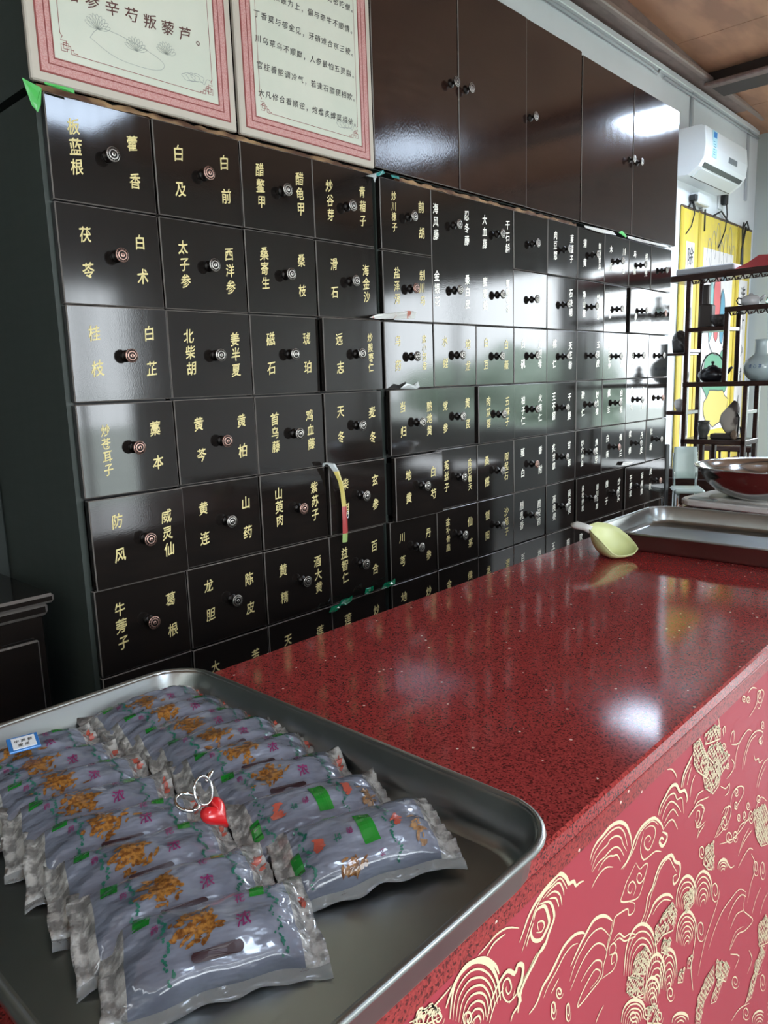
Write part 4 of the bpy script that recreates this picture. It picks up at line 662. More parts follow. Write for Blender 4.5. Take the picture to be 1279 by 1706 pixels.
def scroll(x0, x1, z0, z1, label, margin, ptop, chars=None, cs=.1, art=False, pbot=None):
    t = empty('hanging_scroll', (x0, YB-.010, z0), 0, label, 'scroll', None)
    w = x1-x0; h = z1-z0
    c = MB(); c.bevbox(0, w, -.004, .004, 0, h, .001, 0); c.box(0, .035, -.006, -.004, 0, h, 1); cl = c.build('cloth', [YEL, YEL2], t)
    MB().tube([(0.002, 0, h), (w-.002, 0, h)], .010, 8).build('top_rod', [mat('rod_dark', (.10, .06, .04), .5)], t)
    MB().tube([(0.002, 0, 0), (w-.002, 0, 0)], .009, 8).build('bottom_roller', [MATS['rod_dark']], t)
    pb = pbot if pbot is not None else .18
    p = MB().box(margin, w-margin*.7, -.0065, -.004, pb, h-ptop).build('paper', [SILK], t)
    m = MB()
    if chars:
        n = len(chars); H_ = h-ptop-pb
        for i, ch in enumerate(chars): put_glyph(m, ch, (margin+w-margin*.7)/2, h-ptop-H_*(i+.5)/n, cs, lambda x, z: (x, -.0072, z), 0, i, .03)
        m.build('calligraphy', [INK2], p)
    if art:
        fn = lambda x, z: (x, -.0072, z)
        def blob(cx, cz, rx, rz, col, seed, name, lay=.0072):
            lay += seed*.00012
            rnd = random.Random(seed); k = 18; f = [rnd.uniform(.88, 1.08) for _ in range(k)]
            pts = [(cx+rx*f[i]*math.cos(2*PI*i/k), cz+rz*f[i]*math.sin(2*PI*i/k)) for i in range(k)]
            MB().add([(a, -lay, b) for a, b in pts], [tuple(range(k))]).build(name, [col], p)
            m = MB(); ribbon(m, pts, .008, lambda x, z: (x, -lay-.0004, z), 0, True); m.build('outline', [INK2], p)
        blob(.42, .66, .27, .20, mat('paint_green', (.12, .33, .20), .7), 3, 'painted_rocks')
        blob(.40, .95, .16, .16, mat('paint_white', (.75, .74, .72), .7), 4, 'painted_robe', .0080)
        blob(.38, 1.15, .07, .26, mat('paint_red', (.62, .12, .12), .7), 5, 'painted_red_robe', .0088)
        blob(.50, 1.08, .05, .20, mat('paint_blue', (.10, .30, .42), .7), 6, 'painted_blue_robe', .0088)
        blob(.27, 1.12, .05, .22, mat('paint_teal', (.25, .50, .48), .7), 7, 'painted_teal_robe', .0088)
        blob(.45, .42, .26, .14, mat('paint_yellow', (.70, .55, .15), .7), 8, 'painted_ground')
        m = MB()
        for k in range(7):
            rnd = random.Random(k); cx, cz = .2+.08*k, 1.55+.06*(k % 3)
            ribbon(m, smooth([(cx-.05, cz-.1), (cx-.03, cz), (cx, cz+.05), (cx+.04, cz-.02), (cx+.03, cz-.14), (cx, cz-.08)]), .006, fn, 0)
        m.build('ink_lines', [mat('ink_faint', (.35, .34, .34), .7)], p)
    # tie ribbons
    MB().tube([(w*.3, -.012, h), (w*.5, -.014, h+.05), (w*.7, -.012, h)], .006, 6).build('hanging_cord', [BLKP], t)
    return t
scroll(5.10, 5.385, .80, 2.55, 'narrow yellow hanging scroll of calligraphy beside the cabinet end', .085, .21, '除病去疾仙方回灵', .12, pbot=.10)
scroll(5.40, 6.155, .80, 2.552, 'wide yellow hanging scroll with a painted figure in the middle', .095, .22, art=True, pbot=.26)
scroll(6.175, 6.48, .80, 2.55, 'narrow yellow hanging scroll of calligraphy nearest the corner', .07, .38, '洗计心诚人主', .12, pbot=.12)
t = tag(MB().tube([(0, 0, 0), (-.05, -.01, -.05), (-.02, -.01, -.3), (-.06, -.012, -.42), (-.05, -.01, -.2), (.02, -.01, -.03), (.06, -.01, -.05)], .007, 6).build('black_ribbon', [BLKP], None, (6.24, YB-.03, 2.58)), 'long black ribbon bow hanging on the corner scroll', 'ribbon')

# ============================================================ CURIO SHELF AND WHAT STANDS ON IT
XS, XD = 4.40, 4.62
t = empty('curio_shelf', (XS, 1.4, .93), 0, 'dark rosewood openwork curio shelf in front of the yellow scrolls', 'shelf')
SX, SY, SZ = XS, 1.4, .93
def bd_(name, y0, y1, z0, z1, x0=XS, x1=XD): return MB().bevbox(x0-SX, x1-SX, y0-SY, y1-SY, z0-SZ, z1-SZ, .003).build(name, [DARKW], t)
bd_('shelf_board', .75, 1.81, 1.995, 2.030); bd_('shelf_board', 1.50, 1.705, 1.712, 1.735); bd_('shelf_board', .75, 1.505, 1.808, 1.835)
bd_('shelf_board', .75, 1.72, 1.405, 1.432); bd_('shelf_board', 1.36, 1.72, 1.078, 1.108); bd_('shelf_board', 1.70, 1.83, 1.585, 1.600); bd_('shelf_board', 1.70, 1.81, 1.245, 1.268)
def post(y, z0, z1):
    p = MB(); p.bevbox(0, .026, -.013, .013, 0, z1-z0, .003); o = p.build('post', [DARKW], t); o.location = (0, y-SY, z0-SZ)
    o2 = inst('post', o.data, t, (XD-XS-.026, y-SY, z0-SZ))
def rung(y, z): MB().bevbox(.026, XD-XS-.026, y-.010-SY, y+.010-SY, z-SZ, z+.022-SZ, .002).build('rung', [DARKW], t)
post(1.705, 1.432, 1.995); post(1.705, .93, 1.405); post(1.492, 1.432, 1.808); post(1.375, .93, 1.405); post(.80, 1.835, 1.995); post(.80, .93, 1.405); post(1.60, .93, 1.078); post(.80, 1.432, 1.808)
rung(1.705, 1.60); rung(1.705, 1.245); rung(1.492, 1.71); rung(1.375, 1.25); rung(.80, 1.25)
def fret(y0, y1, z):
    m = MB(); n = int(abs(y1-y0)/.045); st = (y1-y0)/n
    for i in range(n):
        c = y0+(i+.5)*st
        pts = [(.008, c-SY-.02, z-SZ), (.008, c-SY-.012, z-SZ-.016), (.008, c-SY+.002, z-SZ-.018), (.008, c-SY+.006, z-SZ-.008), (.008, c-SY-.003, z-SZ-.007), (.008, c-SY+.002, z-SZ-.018), (.008, c-SY+.014, z-SZ-.02), (.008, c-SY+.022, z-SZ)]
        m.tube(pts, .0038, 6)
    m.build('fretwork', [DARKW], t)
fret(.83, 1.69, 1.995); fret(.83, 1.48, 1.808)
# red cloth and grey wrapper on top
t2 = MB(); n = 12; vs = []
for i in range(n+1):
    y = .78+(1.46-.78)*i/n; hgt = .055*(1-max(0, (y-1.36)/.10)) + .006*math.sin(i*2.1)
    vs += [(-.0, y, 0), (.01, y, max(.006, hgt)), (.17, y, max(.006, hgt*1.1)), (.18, y, 0)]
fs = [(i*4+k, i*4+(k+1) % 4, i*4+4+(k+1) % 4, i*4+4+k) for i in range(n) for k in range(4)]+[(0, 1, 2, 3), (n*4+3, n*4+2, n*4+1, n*4)]
t2.add(vs, fs); tag(t2.build('red_cloth_bundle', [mat('red_cloth', (.42, .05, .055), .6)], None, (XS+.01, 0, 2.031)), 'folded red cloth lying on top of the curio shelf', 'cloth')
tag(MB().bevbox(0, .17, 1.47, 1.785, 0, .034, .005).build('grey_box', [mat('grey_translucent', (.42, .42, .44), .5)], None, (XS+.015, 0, 2.031)), 'flat grey box on top of the curio shelf at its left end', 'box')
def lathe_thing(name, prof, loc, m_, label, cat, n=24, M=None):
    return tag(MB().lathe(prof, n, M).build(name, m_, None, loc), label, cat)
# black kettle
KX, KY, KZ = XS+.09, 1.585, 1.4325
t = empty('iron_kettle', (KX, KY, KZ), 0, 'black iron kettle with a hoop handle on the middle shelf board', 'kettle')
IRON = mat('black_iron', (.012, .012, .015), .3, spec=.6, bump=(70, .2, .001))
MB().lathe([(.045, 0), (.066, .014), (.078, .034), (.074, .052), (.055, .070), (.028, .080), (.028, .083)], 24).build('pot', [IRON], t)
lid = MB().lathe([(.028, .083), (.020, .090), (.006, .093), (.005, .098), (.010, .104), (.008, .112), (0, .114)], 16).build('lid', [IRON], t)
MB().tube([(0, .060*math.cos(PI*i/12)*1.05, .062+.098*math.sin(PI*i/12)) for i in range(13)], .0035, 8).build('hoop_handle', [IRON], t)
MB().tube([(0, -.062, .040), (0, -.085, .052), (0, -.098, .070), (0, -.108, .078)], [.015, .011, .008, .007], 10).build('spout', [IRON], t)
MB().lathe([(.018, 0), (.020, .01), (.012, .014)], 10).build('spout_knob', [IRON], t).location = (-.03, -.075, .02)
# white porcelain bottle vase
CEL = mat('celadon_porcelain', (.46, .55, .55), .12, coat=.5)
t = empty('porcelain_vase', (XS+.11, 1.335, 1.4325), 0, 'pale porcelain bottle vase with a slender neck on the middle board', 'vase')
MB().lathe([(.044, 0), (.064, .012), (.086, .045), (.090, .078), (.078, .110), (.050, .132), (.035, .146), (.033, .205), (.035, .222), (.031, .223), (.024, .20), (.024, .15)], 28, cap=False).build('vase_body', [CEL], t)
m = MB()
for i, ch in enumerate('清心茶'):
    def fnv(x, z): a = x/.090; return (-.0908*math.cos(a), -.0908*math.sin(a)*1, z)
    put_glyph(m, ch, -.03+.026*i, .078, .022, fnv)
m.build('blue_characters', [mat('cobalt_print', (.10, .16, .28), .3)], t)
# white teapot, glass jar, bowl, bottle-shaped stone, ink rock, jar, figure, long box, small rack
t = empty('white_teapot', (XS+.08, 1.395, 1.8355), 0, 'small white teapot with a dark looped handle on the upper board', 'teapot')
MB().lathe([(.035, 0), (.046, .008), (.050, .028), (.044, .046), (.030, .054), (.012, .058), (.008, .066), (.0, .068)], 22).build('pot', [mat('white_glaze', (.70, .68, .68), .15, coat=.4)], t)
MB().tube([(0, .045, .040), (0, .065, .048), (0, .074, .034), (0, .066, .016), (0, .048, .010)], .004, 8).build('handle', [IRON], t)
MB().tube([(0, -.040, .026), (0, -.060, .038), (0, -.070, .052)], [.012, .008, .006], 8).build('spout', [MATS['white_glaze']], t)
lathe_thing('glass_jar', [(.03, 0), (.036, .01), (.034, .03), (.018, .05), (.016, .085), (.022, .10), (.02, .10), (.014, .05)], (XS+.09, 1.285, 1.8355), mat('green_glass', (.35, .50, .45), .05, trans=.6), 'greenish glass bottle on the upper board near the frame edge', 'jar')
lathe_thing('carved_bowl', [(.022, 0), (.030, .006), (.047, .035), (.050, .064), (.047, .064), (.030, .012), (0, .008)], (XS+.07, 1.55, 1.7355), mat('dark_carved', (.045, .035, .032), .4, noise=(60, (.10, .085, .08), .5, .6), bump=(60, .6, .006)), 'dark carved bowl on the short left board', 'bowl')
t = empty('stone_carving', (XS+.08, 1.625, 1.7355), 0, 'tall stepped dark brown block standing on the short left board', 'carving')
BRS = mat('brown_stone', (.055, .042, .036), .6)
MB().bevbox(-.03, .03, -.035, .035, 0, .125, .006).build('block', [BRS], t)
MB().bevbox(-.02, .02, -.012, .026, .125, .235, .006).build('upper_block', [BRS], t)
def rock(name, loc, s, m_, label, cat, seed, sub=3):
    bm = bmesh.new(); bmesh.ops.create_icosphere(bm, subdivisions=sub, radius=1); rnd = random.Random(seed)
    ks = [(Vector((rnd.uniform(-1, 1), rnd.uniform(-1, 1), rnd.uniform(-1, 1))).normalized(), rnd.uniform(.55, .85)) for _ in range(9)]
    for v in bm.verts:
        c = v.co.copy()
        for d, r in ks:
            q = c.dot(d)
            if q > r: c -= d*(q-r)*.85
        v.co = Vector((c.x*s[0], c.y*s[1], max(-.55, c.z)*s[2]+.55*s[2]))
    me = bpy.data.meshes.new(name); bm.to_mesh(me); bm.free(); me.materials.append(m_)
    o = bpy.data.objects.new(name, me); COL.objects.link(o); o.location = loc; return tag(o, label, cat)
rock('ink_rock', (XS+.07, 1.765, 1.6005), (.06, .052, .085), mat('black_rock', (.028, .023, .022), .3, noise=(30, (.09, .075, .07), .5, .65)), 'glossy black faceted rock on the outrigger at the shelf left end', 'rock', 3)
lathe_thing('stoneware_jar', [(.022, 0), (.026, .005), (.022, .015), (.034, .045), (.036, .062), (.026, .082), (.030, .088), (.034, .100), (.028, .100), (.02, .08)], (XS+.08, 1.618, 1.1085), mat('dark_stoneware', (.05, .052, .042), .55, bump=(90, .4, .003)), 'small dark stoneware jar on the bottom shelf board', 'jar')
t = empty('scholar_stone', (XS+.09, 1.487, 1.1085), 0, 'upright pale and dark brown viewing stone on a wooden stand', 'stone')
MB().bevbox(-.04, .04, -.055, .085, 0, .028, .005).build('stand', [BRS], t)
m = MB(); vs = []; N = 9
prf = [(.028, .028), (.040, .06), (.050, .10), (.048, .14), (.034, .175), (.016, .205), (.004, .215)]
for i, (r, z) in enumerate(prf):
    for k in range(14):
        a = 2*PI*k/14; f = 1+.12*math.sin(3*a+i); vs.append((r*.7*f*math.cos(a), r*f*math.sin(a)-.02+.012*math.sin(i*.9), z))
m.add(vs, [(i*14+k, i*14+(k+1) % 14, (i+1)*14+(k+1) % 14, (i+1)*14+k) for i in range(len(prf)-1) for k in range(14)]+[tuple(range(14))[::-1], tuple((len(prf)-1)*14+k for k in range(14))], 0, True)
m.build('stone', [mat('pale_stone', (.09, .065, .055), .5, noise=(7, (.50, .44, .38), .40, .46))], t)
t = empty('brush_rack', (XS+.07, 1.418, 1.1085), 0, 'little black wire rack with a hook beside the viewing stone', 'rack')
MB().tube([(0, .012, 0), (0, .006, .07), (0, .004, .12), (0, .014, .145), (0, .018, .125)], .005, 6).build('hook', [BLKP], t)
MB().tube([(0, -.03, .004), (0, -.012, .02), (0, -.004, .07)], .004, 6).build('leg', [BLKP], t); MB().tube([(0, .020, .004), (0, -.032, .004)], .004, 6).build('foot', [BLKP], t)
rock('little_figure', (XS+.05, 1.440, 1.1085), (.02, .018, .035), mat('brown_clay', (.22, .15, .10), .5), 'tiny brown clay figure between the stone and the rack', 'figure', 8, 2)
lathe_thing('white_cup', [(.016, 0), (.024, .02), (.030, .045), (.024, .062), (.006, .068), (0, .07)], (XS+.05, 1.752, 1.2685), MATS['white_glaze'], 'white lidded cup on the low outrigger beside the left post', 'cup')
lathe_thing('gourd_ornament', [(.02, 0), (.034, .02), (.030, .045), (.016, .06), (.022, .075), (.012, .09), (.004, .10)], (XS+.08, 1.17, 1.4325), BRS, 'brown gourd ornament on the middle shelf board, outside right', 'ornament')
# sideboard, chairs and tables behind the counter end
t = empty('sideboard', (XS+.05, 1.3, 0), 0, 'dark red-brown sideboard carrying the curio shelf', 'sideboard')
MB().bevbox(-.06, .34, -.6, .52, .02, .93, .005).build('body', [DARKW], t)
for i in range(3):
    d = MB().bevbox(-.075, -.061, -.58+i*.37, -.23+i*.37, .08, .88, .004).build('door', [DARKW], t)
    MB().bevbox(-.088, -.0755, -.26+i*.37, -.245+i*.37, .45, .55, .002).build('handle', [BRONZE], d)
def tall_chair(loc, rz, label, seatm, framem, h=.80, slats=False, k=1.):
    t = empty('tall_chair', loc, rz, label, 'chair', None)
    for sx in (-1, 1):
        for sy in (-1, 1): MB().tube([(sx*.14*k, sy*.14*k, 0), (sx*.12*k, sy*.12*k, h)], .010, 8).build('leg', [framem], t)
    MB().bevbox(-.17*k, .17*k, -.17*k, .17*k, h, h+.05*k, .010).build('seat', [seatm], t)
    if slats:
        for j in range(6): MB().tube([(.15, -.15+.06*j, h+.05), (.17, -.15+.06*j, h+.20), (.16, -.15+.06*j, h+.36)], .009, 6).build('slat', [framem], t)
        MB().bevbox(.145, .175, -.19, .19, h+.36, h+.40, .008).build('top_rail', [framem], t)
    else:
        m = MB(); vs = []
        for j in range(7):
            a = -1+2*j/6
            for i in range(5):
                z = h+.06+.17*i/4; w = .135*k*(1-.10*(i/4)**3); vs.append((.15*k+.02*(1-a*a)+.02*i/4, a*w, z))
        n = len(vs); vs += [(x+.025, y, z) for x, y, z in vs]
        fs = [(j*5+i, (j+1)*5+i, (j+1)*5+i+1, j*5+i+1) for j in range(6) for i in range(4)]
        fs += [tuple(n+q for q in f)[::-1] for f in fs]
        fs += [(j*5, n+j*5, n+(j+1)*5, (j+1)*5) for j in range(6)]+[(j*5+4, (j+1)*5+4, n+(j+1)*5+4, n+j*5+4) for j in range(6)]+[(i, i+1, n+i+1, n+i) for i in range(4)]+[(30+i, n+30+i, n+31+i, 31+i) for i in range(4)]
        m.add(vs, fs, 0, True); m.build('backrest', [seatm], t)
        for s in (-1, 1): MB().tube([(.15*k, s*.12*k, h), (.15*k+.03, s*.128*k, h+.20)], .007, 8).build('back_post', [framem], t)
    return t
MINT = mat('pale_mint_vinyl', (.52, .62, .57), .35)
tall_chair((4.02, 1.525, 0), R(30), 'narrow tall chair with a pale mint back and chrome legs beside the far cabinet', MINT, CHROME, .86, k=.46)
tall_chair((5.05, 1.74, 0), 0, 'dark slat-back wooden chair seen through the foot of the curio shelf', DARKW, DARKW, .60, True)
t = empty('white_table', (4.05, 1.40, 0), 0, 'low white table glimpsed beyond the far cabinet', 'table')
bpy.data.objects.remove(t)
MB_ = MB().bevbox(-.02, .02, -.02, .02, 0, .28, .004)
t = tag(MB().bevbox(-.02, .02, -.018, .018, 0, 1.12, .004).build('black_post', [BLKP], None, (3.905, 1.605, 0)), 'upright black post between the far cabinet and the mint chair', 'post')
t = empty('label_stand', (4.36, 1.46, 0.0), 0, 'small white tent card with a dark panel by the slat-back chair', 'card')
bpy.data.objects.remove(t)

# ============================================================ THE COUNTER
ZC = 1.06
t = empty('shop_counter', (1.0, .65, 0), 0, 'long counter with a polished red quartz top and a red cloud-patterned front', 'counter')
ox, oy = 1.0, .65
top = MB().bevbox(-1.5-ox, 3.3-ox, .337-oy,   .960-oy, ZC-.022, ZC, .003).build('worktop', [QUARTZ], t)
MB().bevbox(-1.5-ox, 3.3-ox, .3375-oy, .352-oy, ZC-.045, ZC-.0222, .0012).build('front_apron', [QUARTZ2], t)
MB().bevbox(-1.5-ox, 3.3-ox, .9455-oy, .9595-oy, ZC-.045, ZC-.0222, .0012).build('back_apron', [QUARTZ], t)
PINKP = mat('red_printed_panel', (.37, .044, .060), .45, spec=.25)
fp = MB().box(-1.45-ox, 3.25-ox, .345-oy, .352-oy, .08, ZC-.046).build('front_panel', [PINKP], t)
MB().box(-1.45-ox, 3.25-ox, .3525-oy, .935-oy, .0, ZC-.0225).build('body', [mat('counter_carcass', (.05, .02, .02), .5)], t)
CREAM = mat('cream_gold_print', (.78, .66, .42), .4)
m = MB(); rnd = random.Random(2); fnp = lambda x, z: (x-ox, .3444-oy, z)
def poly_of(a): return [(a[i]/1000, a[i+1]/1000) for i in range(0, len(a), 2)]
ztop_p = ZC-.05
def clipz(pts): return [p for p in pts if .10 < p[1] < ztop_p]
def inside(p, poly):
    c = False; n = len(poly)
    for i in range(n):
        a, b = poly[i], poly[i-1]
        if (a[1] > p[1]) != (b[1] > p[1]) and p[0] < (b[0]-a[0])*(p[1]-a[1])/(b[1]-a[1])+a[0]: c = not c
    return c
zlow = lambda x: .72-.55*(max(.38, min(x, 1.4))-.38)
REG = [(0, 0, lambda x, z: .36 < x < 1.40), (1.02, .0, lambda x, z: x >= 1.41 and z > .30), (-1.02, -.0, lambda x, z: x < .35 and z > .60), (.1, -.42, lambda x, z: .36 < x < 1.4 and z < zlow(x)-.06), (-.85, -.42, lambda x, z: x < .35 and z < .58), (2.04, 0, lambda x, z: x > 2.44),
       (-.62, -.16, lambda x, z: x < .34 and z > .45), (-1.5, 0, lambda x, z: x < -.3), (-.35, -.38, lambda x, z: .36 < x < 1.4 and z < zlow(x)-.05), (.75, -.62, lambda x, z: x > 1.41 and z < .5), (.55, -.05, lambda x, z: x > 1.42 and z > .2), (1.6, -.1, lambda x, z: x > 2.0), (-.1, -.6, lambda x, z: x < 1.3 and z < .4)]
for ri, (sh_x, sh_z, okf) in enumerate(REG):
    for si, s in enumerate(PAT):
        fnp = lambda x, z, k=si+ri*.13: (x-ox, .3446-oy-k*4e-6, z)
        pts = clipz([(x+sh_x, z+sh_z) for x, z in poly_of(s[1:])])
        pts = [p for p in pts if -1.44 < p[0] < 3.24 and okf(*p)]
        if len(pts) < 3: continue
        sp = smooth(pts, 3)
        ribbon(m, [p for p in sp if p[1] < ztop_p], .0046 if s[0] == 2 else .0021, fnp, 0, False, True)
        if s[0] == 2: pass
    for di, d in enumerate(DENSE):
        fnp = lambda x, z, k=di+ri*.13: (x-ox, .3435-oy-k*4e-6, z)
        pl = [(x+sh_x, z+sh_z) for x, z in poly_of(d)]
        xa = min(p[0] for p in pl); xb = max(p[0] for p in pl); za = min(p[1] for p in pl); zb = max(p[1] for p in pl)
        if xa < -1.4 or xb > 3.2 or za < .1 or not all(okf(*p) for p in pl): continue
        z = za; r_ = 0
        while z < zb:
            x = xa+(.004 if r_ % 2 else 0)
            while x < xb:
                if inside((x, z), pl) and z < ztop_p-.005 and rnd.random() < .93:
                    ribbon(m, [(x+.0042*math.cos(PI*i/4), z+.0052*math.sin(PI*i/4)) for i in range(5)], .0020, fnp)
                    if rnd.random() < .3: ribbon(m, [(x-.002, z), (x+.003, z+.003)], .0025, fnp)
                x += .0085
            z += .0052; r_ += 1
        cl = [p for p in pl if p[1] < ztop_p]
        if len(cl) > 3: ribbon(m, cl, .0022, fnp, 0, True)
pp = m.build('printed_cloud_pattern', [CREAM], fp)

# ============================================================ TRAYS
def rr(w, d, r, z, n=6):
    out = []
    for cx, cy, a0 in ((w-r, d-r, 0), (-w+r, d-r, 90), (-w+r, -d+r, 180), (w-r, -d+r, 270)):
        for k in range(n+1):
            a = R(a0+90*k/n); out.append((cx+r*math.cos(a), cy+r*math.sin(a), z))
    return out
def tray(loc, rz, label, m_):
    t = empty('steel_tray', loc, rz, label, 'tray', None); w, d = .205, .305
    rings = [(w-.022, d-.022, .045, .0008), (w-.014, d-.014, .048, .004), (w-.009, d-.009, .052, .012), (w-.004, d-.004, .055, .044), (w, d, .058, .0475), (w+.003, d+.003, .06, .0478), (w+.0055, d+.0055, .062, .045), (w+.004, d+.004, .06, .042),
             (w+.0005, d+.0005, .058, .0425), (w-.003, d-.003, .056, .040), (w-.0078, d-.0078, .052, .010), (w-.013, d-.013, .048, .0022), (w-.022, d-.022, .045, .0)]
    vs = []; 
    for a in rings[::-1]: vs += rr(a[0], a[1], a[2], a[3])
    # rings reversed so inner surface is the thick side
    n = 28; N = len(rings); fs = [(i*n+k, i*n+(k+1) % n, (i+1)*n+(k+1) % n, (i+1)*n+k) for i in range(N-1) for k in range(n)]
    mb = MB(); mb.add(vs, fs, 0, True); mb.f += [tuple(range(n))[::-1], tuple((N-1)*n+k for k in range(n))]; mb.m += [0, 0]; mb.sm += [False, False]
    mb.build('tray_pan', [m_], t)
    # rolled rim
    ring = rr(w+.002, d+.002, .06, .0455, 8); MB().tube(ring, .0038, 8, 0, True).build('rolled_rim', [m_], t)
    return t
tray((.3475, .612, ZC), R(0), 'worn stainless steel tray full of medicine pouches at the near end of the counter', STEEL)
tray((1.955, .606, ZC), R(0), 'empty stainless steel tray at the far end of the counter', STEEL)

# ============================================================ MEDICINE POUCHES
FOIL = mat('pouch_film_print', (.15, .165, .205), .25, coat=1.0, bump=(45, .8, .009, (.45, 1, 1)), noise=(16, (.23, .25, .31), .4, .6), coatr=.06)
FOILE = mat('pouch_end_film', (.23, .225, .21), .22, coat=1.0, noise=(75, (.52, .51, .47), .42, .55), bump=(90, .8, .006), coatr=.05)
CLEAR = mat('pouch_clear_edge', (.55, .57, .55), .10, coat=1.0, alpha=.42, bump=(70, .8, .007))
ROOT = mat('root_print', (.13, .042, .006), .3, coat=.8, noise=(260, (.34, .15, .03), .4, .6)); TWIG = mat('twig_print', (.20, .09, .03), .3, coat=.8, noise=(150, (.38, .22, .10), .4, .6))
PURP = mat('purple_print', (.20, .015, .10), .3, coat=.8); LEAF = mat('leaf_print', (.01, .13, .085), .3, coat=.8); GLAB = mat('green_label_print', (.01, .20, .02), .25, coat=.8); SLOT = mat('slot_dark', (.035, .012, .015), .4)
REDP = mat('red_flower_print', (.42, .08, .05), .3, coat=.8)
PL, PW, PT = .082, .044, .028          # half length, half width, thickness
def pouch(seed, loc, rz, tilt, flip, label, group, sc=1.0):
    rnd = random.Random(seed); ph = [rnd.uniform(0, 6.28) for _ in range(8)]
    T = PT*rnd.uniform(.9, 1.08)
    def prof(s, t):
        e = max(0., 1-abs(s)**5*1.15) if abs(s) < .86 else 0.
        if abs(s) < .86: e = (1-(abs(s)/.86)**3.2)**.62
        q = max(0., 1-abs((t-.08)/.86)**2.4) if abs((t-.08)/.86) < 1 else 0.
        return e*q**.55
    def surf(s, t, lift=0.):
        h = prof(s, t)
        pinch = 1-.16*(1-min(1, abs(1-abs(s))*3))*0
        wob = .0022*math.sin(3.2*s+ph[0])+.0012*math.sin(9*s+ph[1])
        x = s*PL*sc+.0010*math.sin(7*t+ph[2])*(abs(s)**4)
        y = t*PW*(1+.10*abs(s)**3)+(wob if t < -.75 else 0)*1.0+(.0012*math.sin(11*s+ph[3]) if abs(t) > .8 else 0)
        z = .0015+h*T*.93
        e = max(0, abs(s)-.55)/.45                      # crumple towards the sealed ends
        z += e*.0024*math.sin(16*t+ph[4]+3*s)*(.4+h)+e*.0018*math.sin(29*t+ph[5])
        z += h*(.0007*math.sin(22*s+5*t+ph[6])+.0013*math.sin(4*s+6*t+ph[0])+.0008*math.sin(9*t-7*s+ph[3]))+(.004*math.sin(2.3*t+ph[7])*max(0, abs(s)-.86)/.14)
        if t < -.78: z += .0014*math.sin(15*s+ph[1])
        return Vector((x, y, z+lift))
    def bot(s, t):
        p = surf(s, t); h = prof(s, t); return Vector((p.x, p.y, min(p.z-.0006, .0008+.002*(1-h)+h*.0)))
    t_ = empty('medicine_pouch', loc, rz, label, 'pouch', group)
    t_.rotation_euler = (tilt, rnd.uniform(-.03, .03), rz)
    NS, NT = 36, 18
    S_ = [-1+2*i/NS for i in range(NS+1)]; TT = [-1+2*j/NT for j in range(NT+1)]
    jt = TT.index(min(TT, key=lambda v: abs(v+.78)))
    mb = MB(); vs = [surf(s, t) for s in S_ for t in TT[jt:]]; n = len(TT)-jt; nb = len(vs); vs += [bot(s, t) for s in S_ for t in TT[jt:]]
    fs = []; ms = []
    for i in range(NS):
        for j in range(n-1):
            fs.append((i*n+j, (i+1)*n+j, (i+1)*n+j+1, i*n+j+1)); ms.append(1 if abs((S_[i]+S_[i+1])/2) > .80 else 0)
            fs.append((nb+i*n+j, nb+i*n+j+1, nb+(i+1)*n+j+1, nb+(i+1)*n+j)); ms.append(1)
        fs.append((i*n, nb+i*n, nb+(i+1)*n, (i+1)*n)); fs.append((i*n+n-1, (i+1)*n+n-1, nb+(i+1)*n+n-1, nb+i*n+n-1)); ms += [1, 1]
    for j in range(n-1):
        fs.append((j, j+1, nb+j+1, nb+j)); q = NS*n; fs.append((q+j, nb+q+j, nb+q+j+1, q+j+1)); ms += [1, 1]
    b = len(mb.v); mb.v += [tuple(v) for v in vs]; mb.f += fs; mb.m += ms; mb.sm += [True]*len(fs)
    body = mb.build('filled_body', [FOIL, FOILE], t_)
    # clear sealed edge along the near side
    mb = MB(); K = jt+1; vs = [surf(s, TT[j]) for s in S_ for j in range(K)]; nb2 = len(vs); vs += [v-Vector((0, 0, .0007)) for v in vs]
    fs = [(i*K+j, (i+1)*K+j, (i+1)*K+j+1, i*K+j+1) for i in range(NS) for j in range(K-1)]
    fs += [tuple(nb2+q for q in f)[::-1] for f in fs]+[(i*K, nb2+i*K, nb2+(i+1)*K, (i+1)*K) for i in range(NS)]
    mb.add(vs, fs, 0, True); mb.build('clear_sealed_edge', [CLEAR], t_)
    F = -1 if flip else 1
    def fn(x, z, up=0.):            # decal coordinates in half lengths
        x_, z_ = x*F, z*F
        return surf(max(-.99, min(.99, x_)), max(-.97, min(.97, z_)), .0005+up)
    def fan(m, cx, cz, rx, rz_, n, a=0., mi=0, star=0.):
        up = rnd.uniform(.0001, .0006); vs = [fn(cx, cz, up)]
        for k in range(n):
            an = 2*PI*k/n; f = 1+star*(k % 2)
            u = rx*f*math.cos(an); v = rz_*f*math.sin(an); vs.append(fn(cx+u*math.cos(a)-v*math.sin(a)*.55, cz+(u*math.sin(a)*1.8+v*math.cos(a)), up))
        m.add(vs, [(0, 1+k, 1+(k+1) % n) for k in range(n)], mi)
    def grid_patch(m, x0, x1, z0, z1, nx=5, nz=5, skew=0.):
        vs = [fn(x0+(x1-x0)*i/nx+skew*(j/nz), z0+(z1-z0)*j/nz) for i in range(nx+1) for j in range(nz+1)]
        m.add(vs, [(i*(nz+1)+j, (i+1)*(nz+1)+j, (i+1)*(nz+1)+j+1, i*(nz+1)+j+1) for i in range(nx) for j in range(nz)])
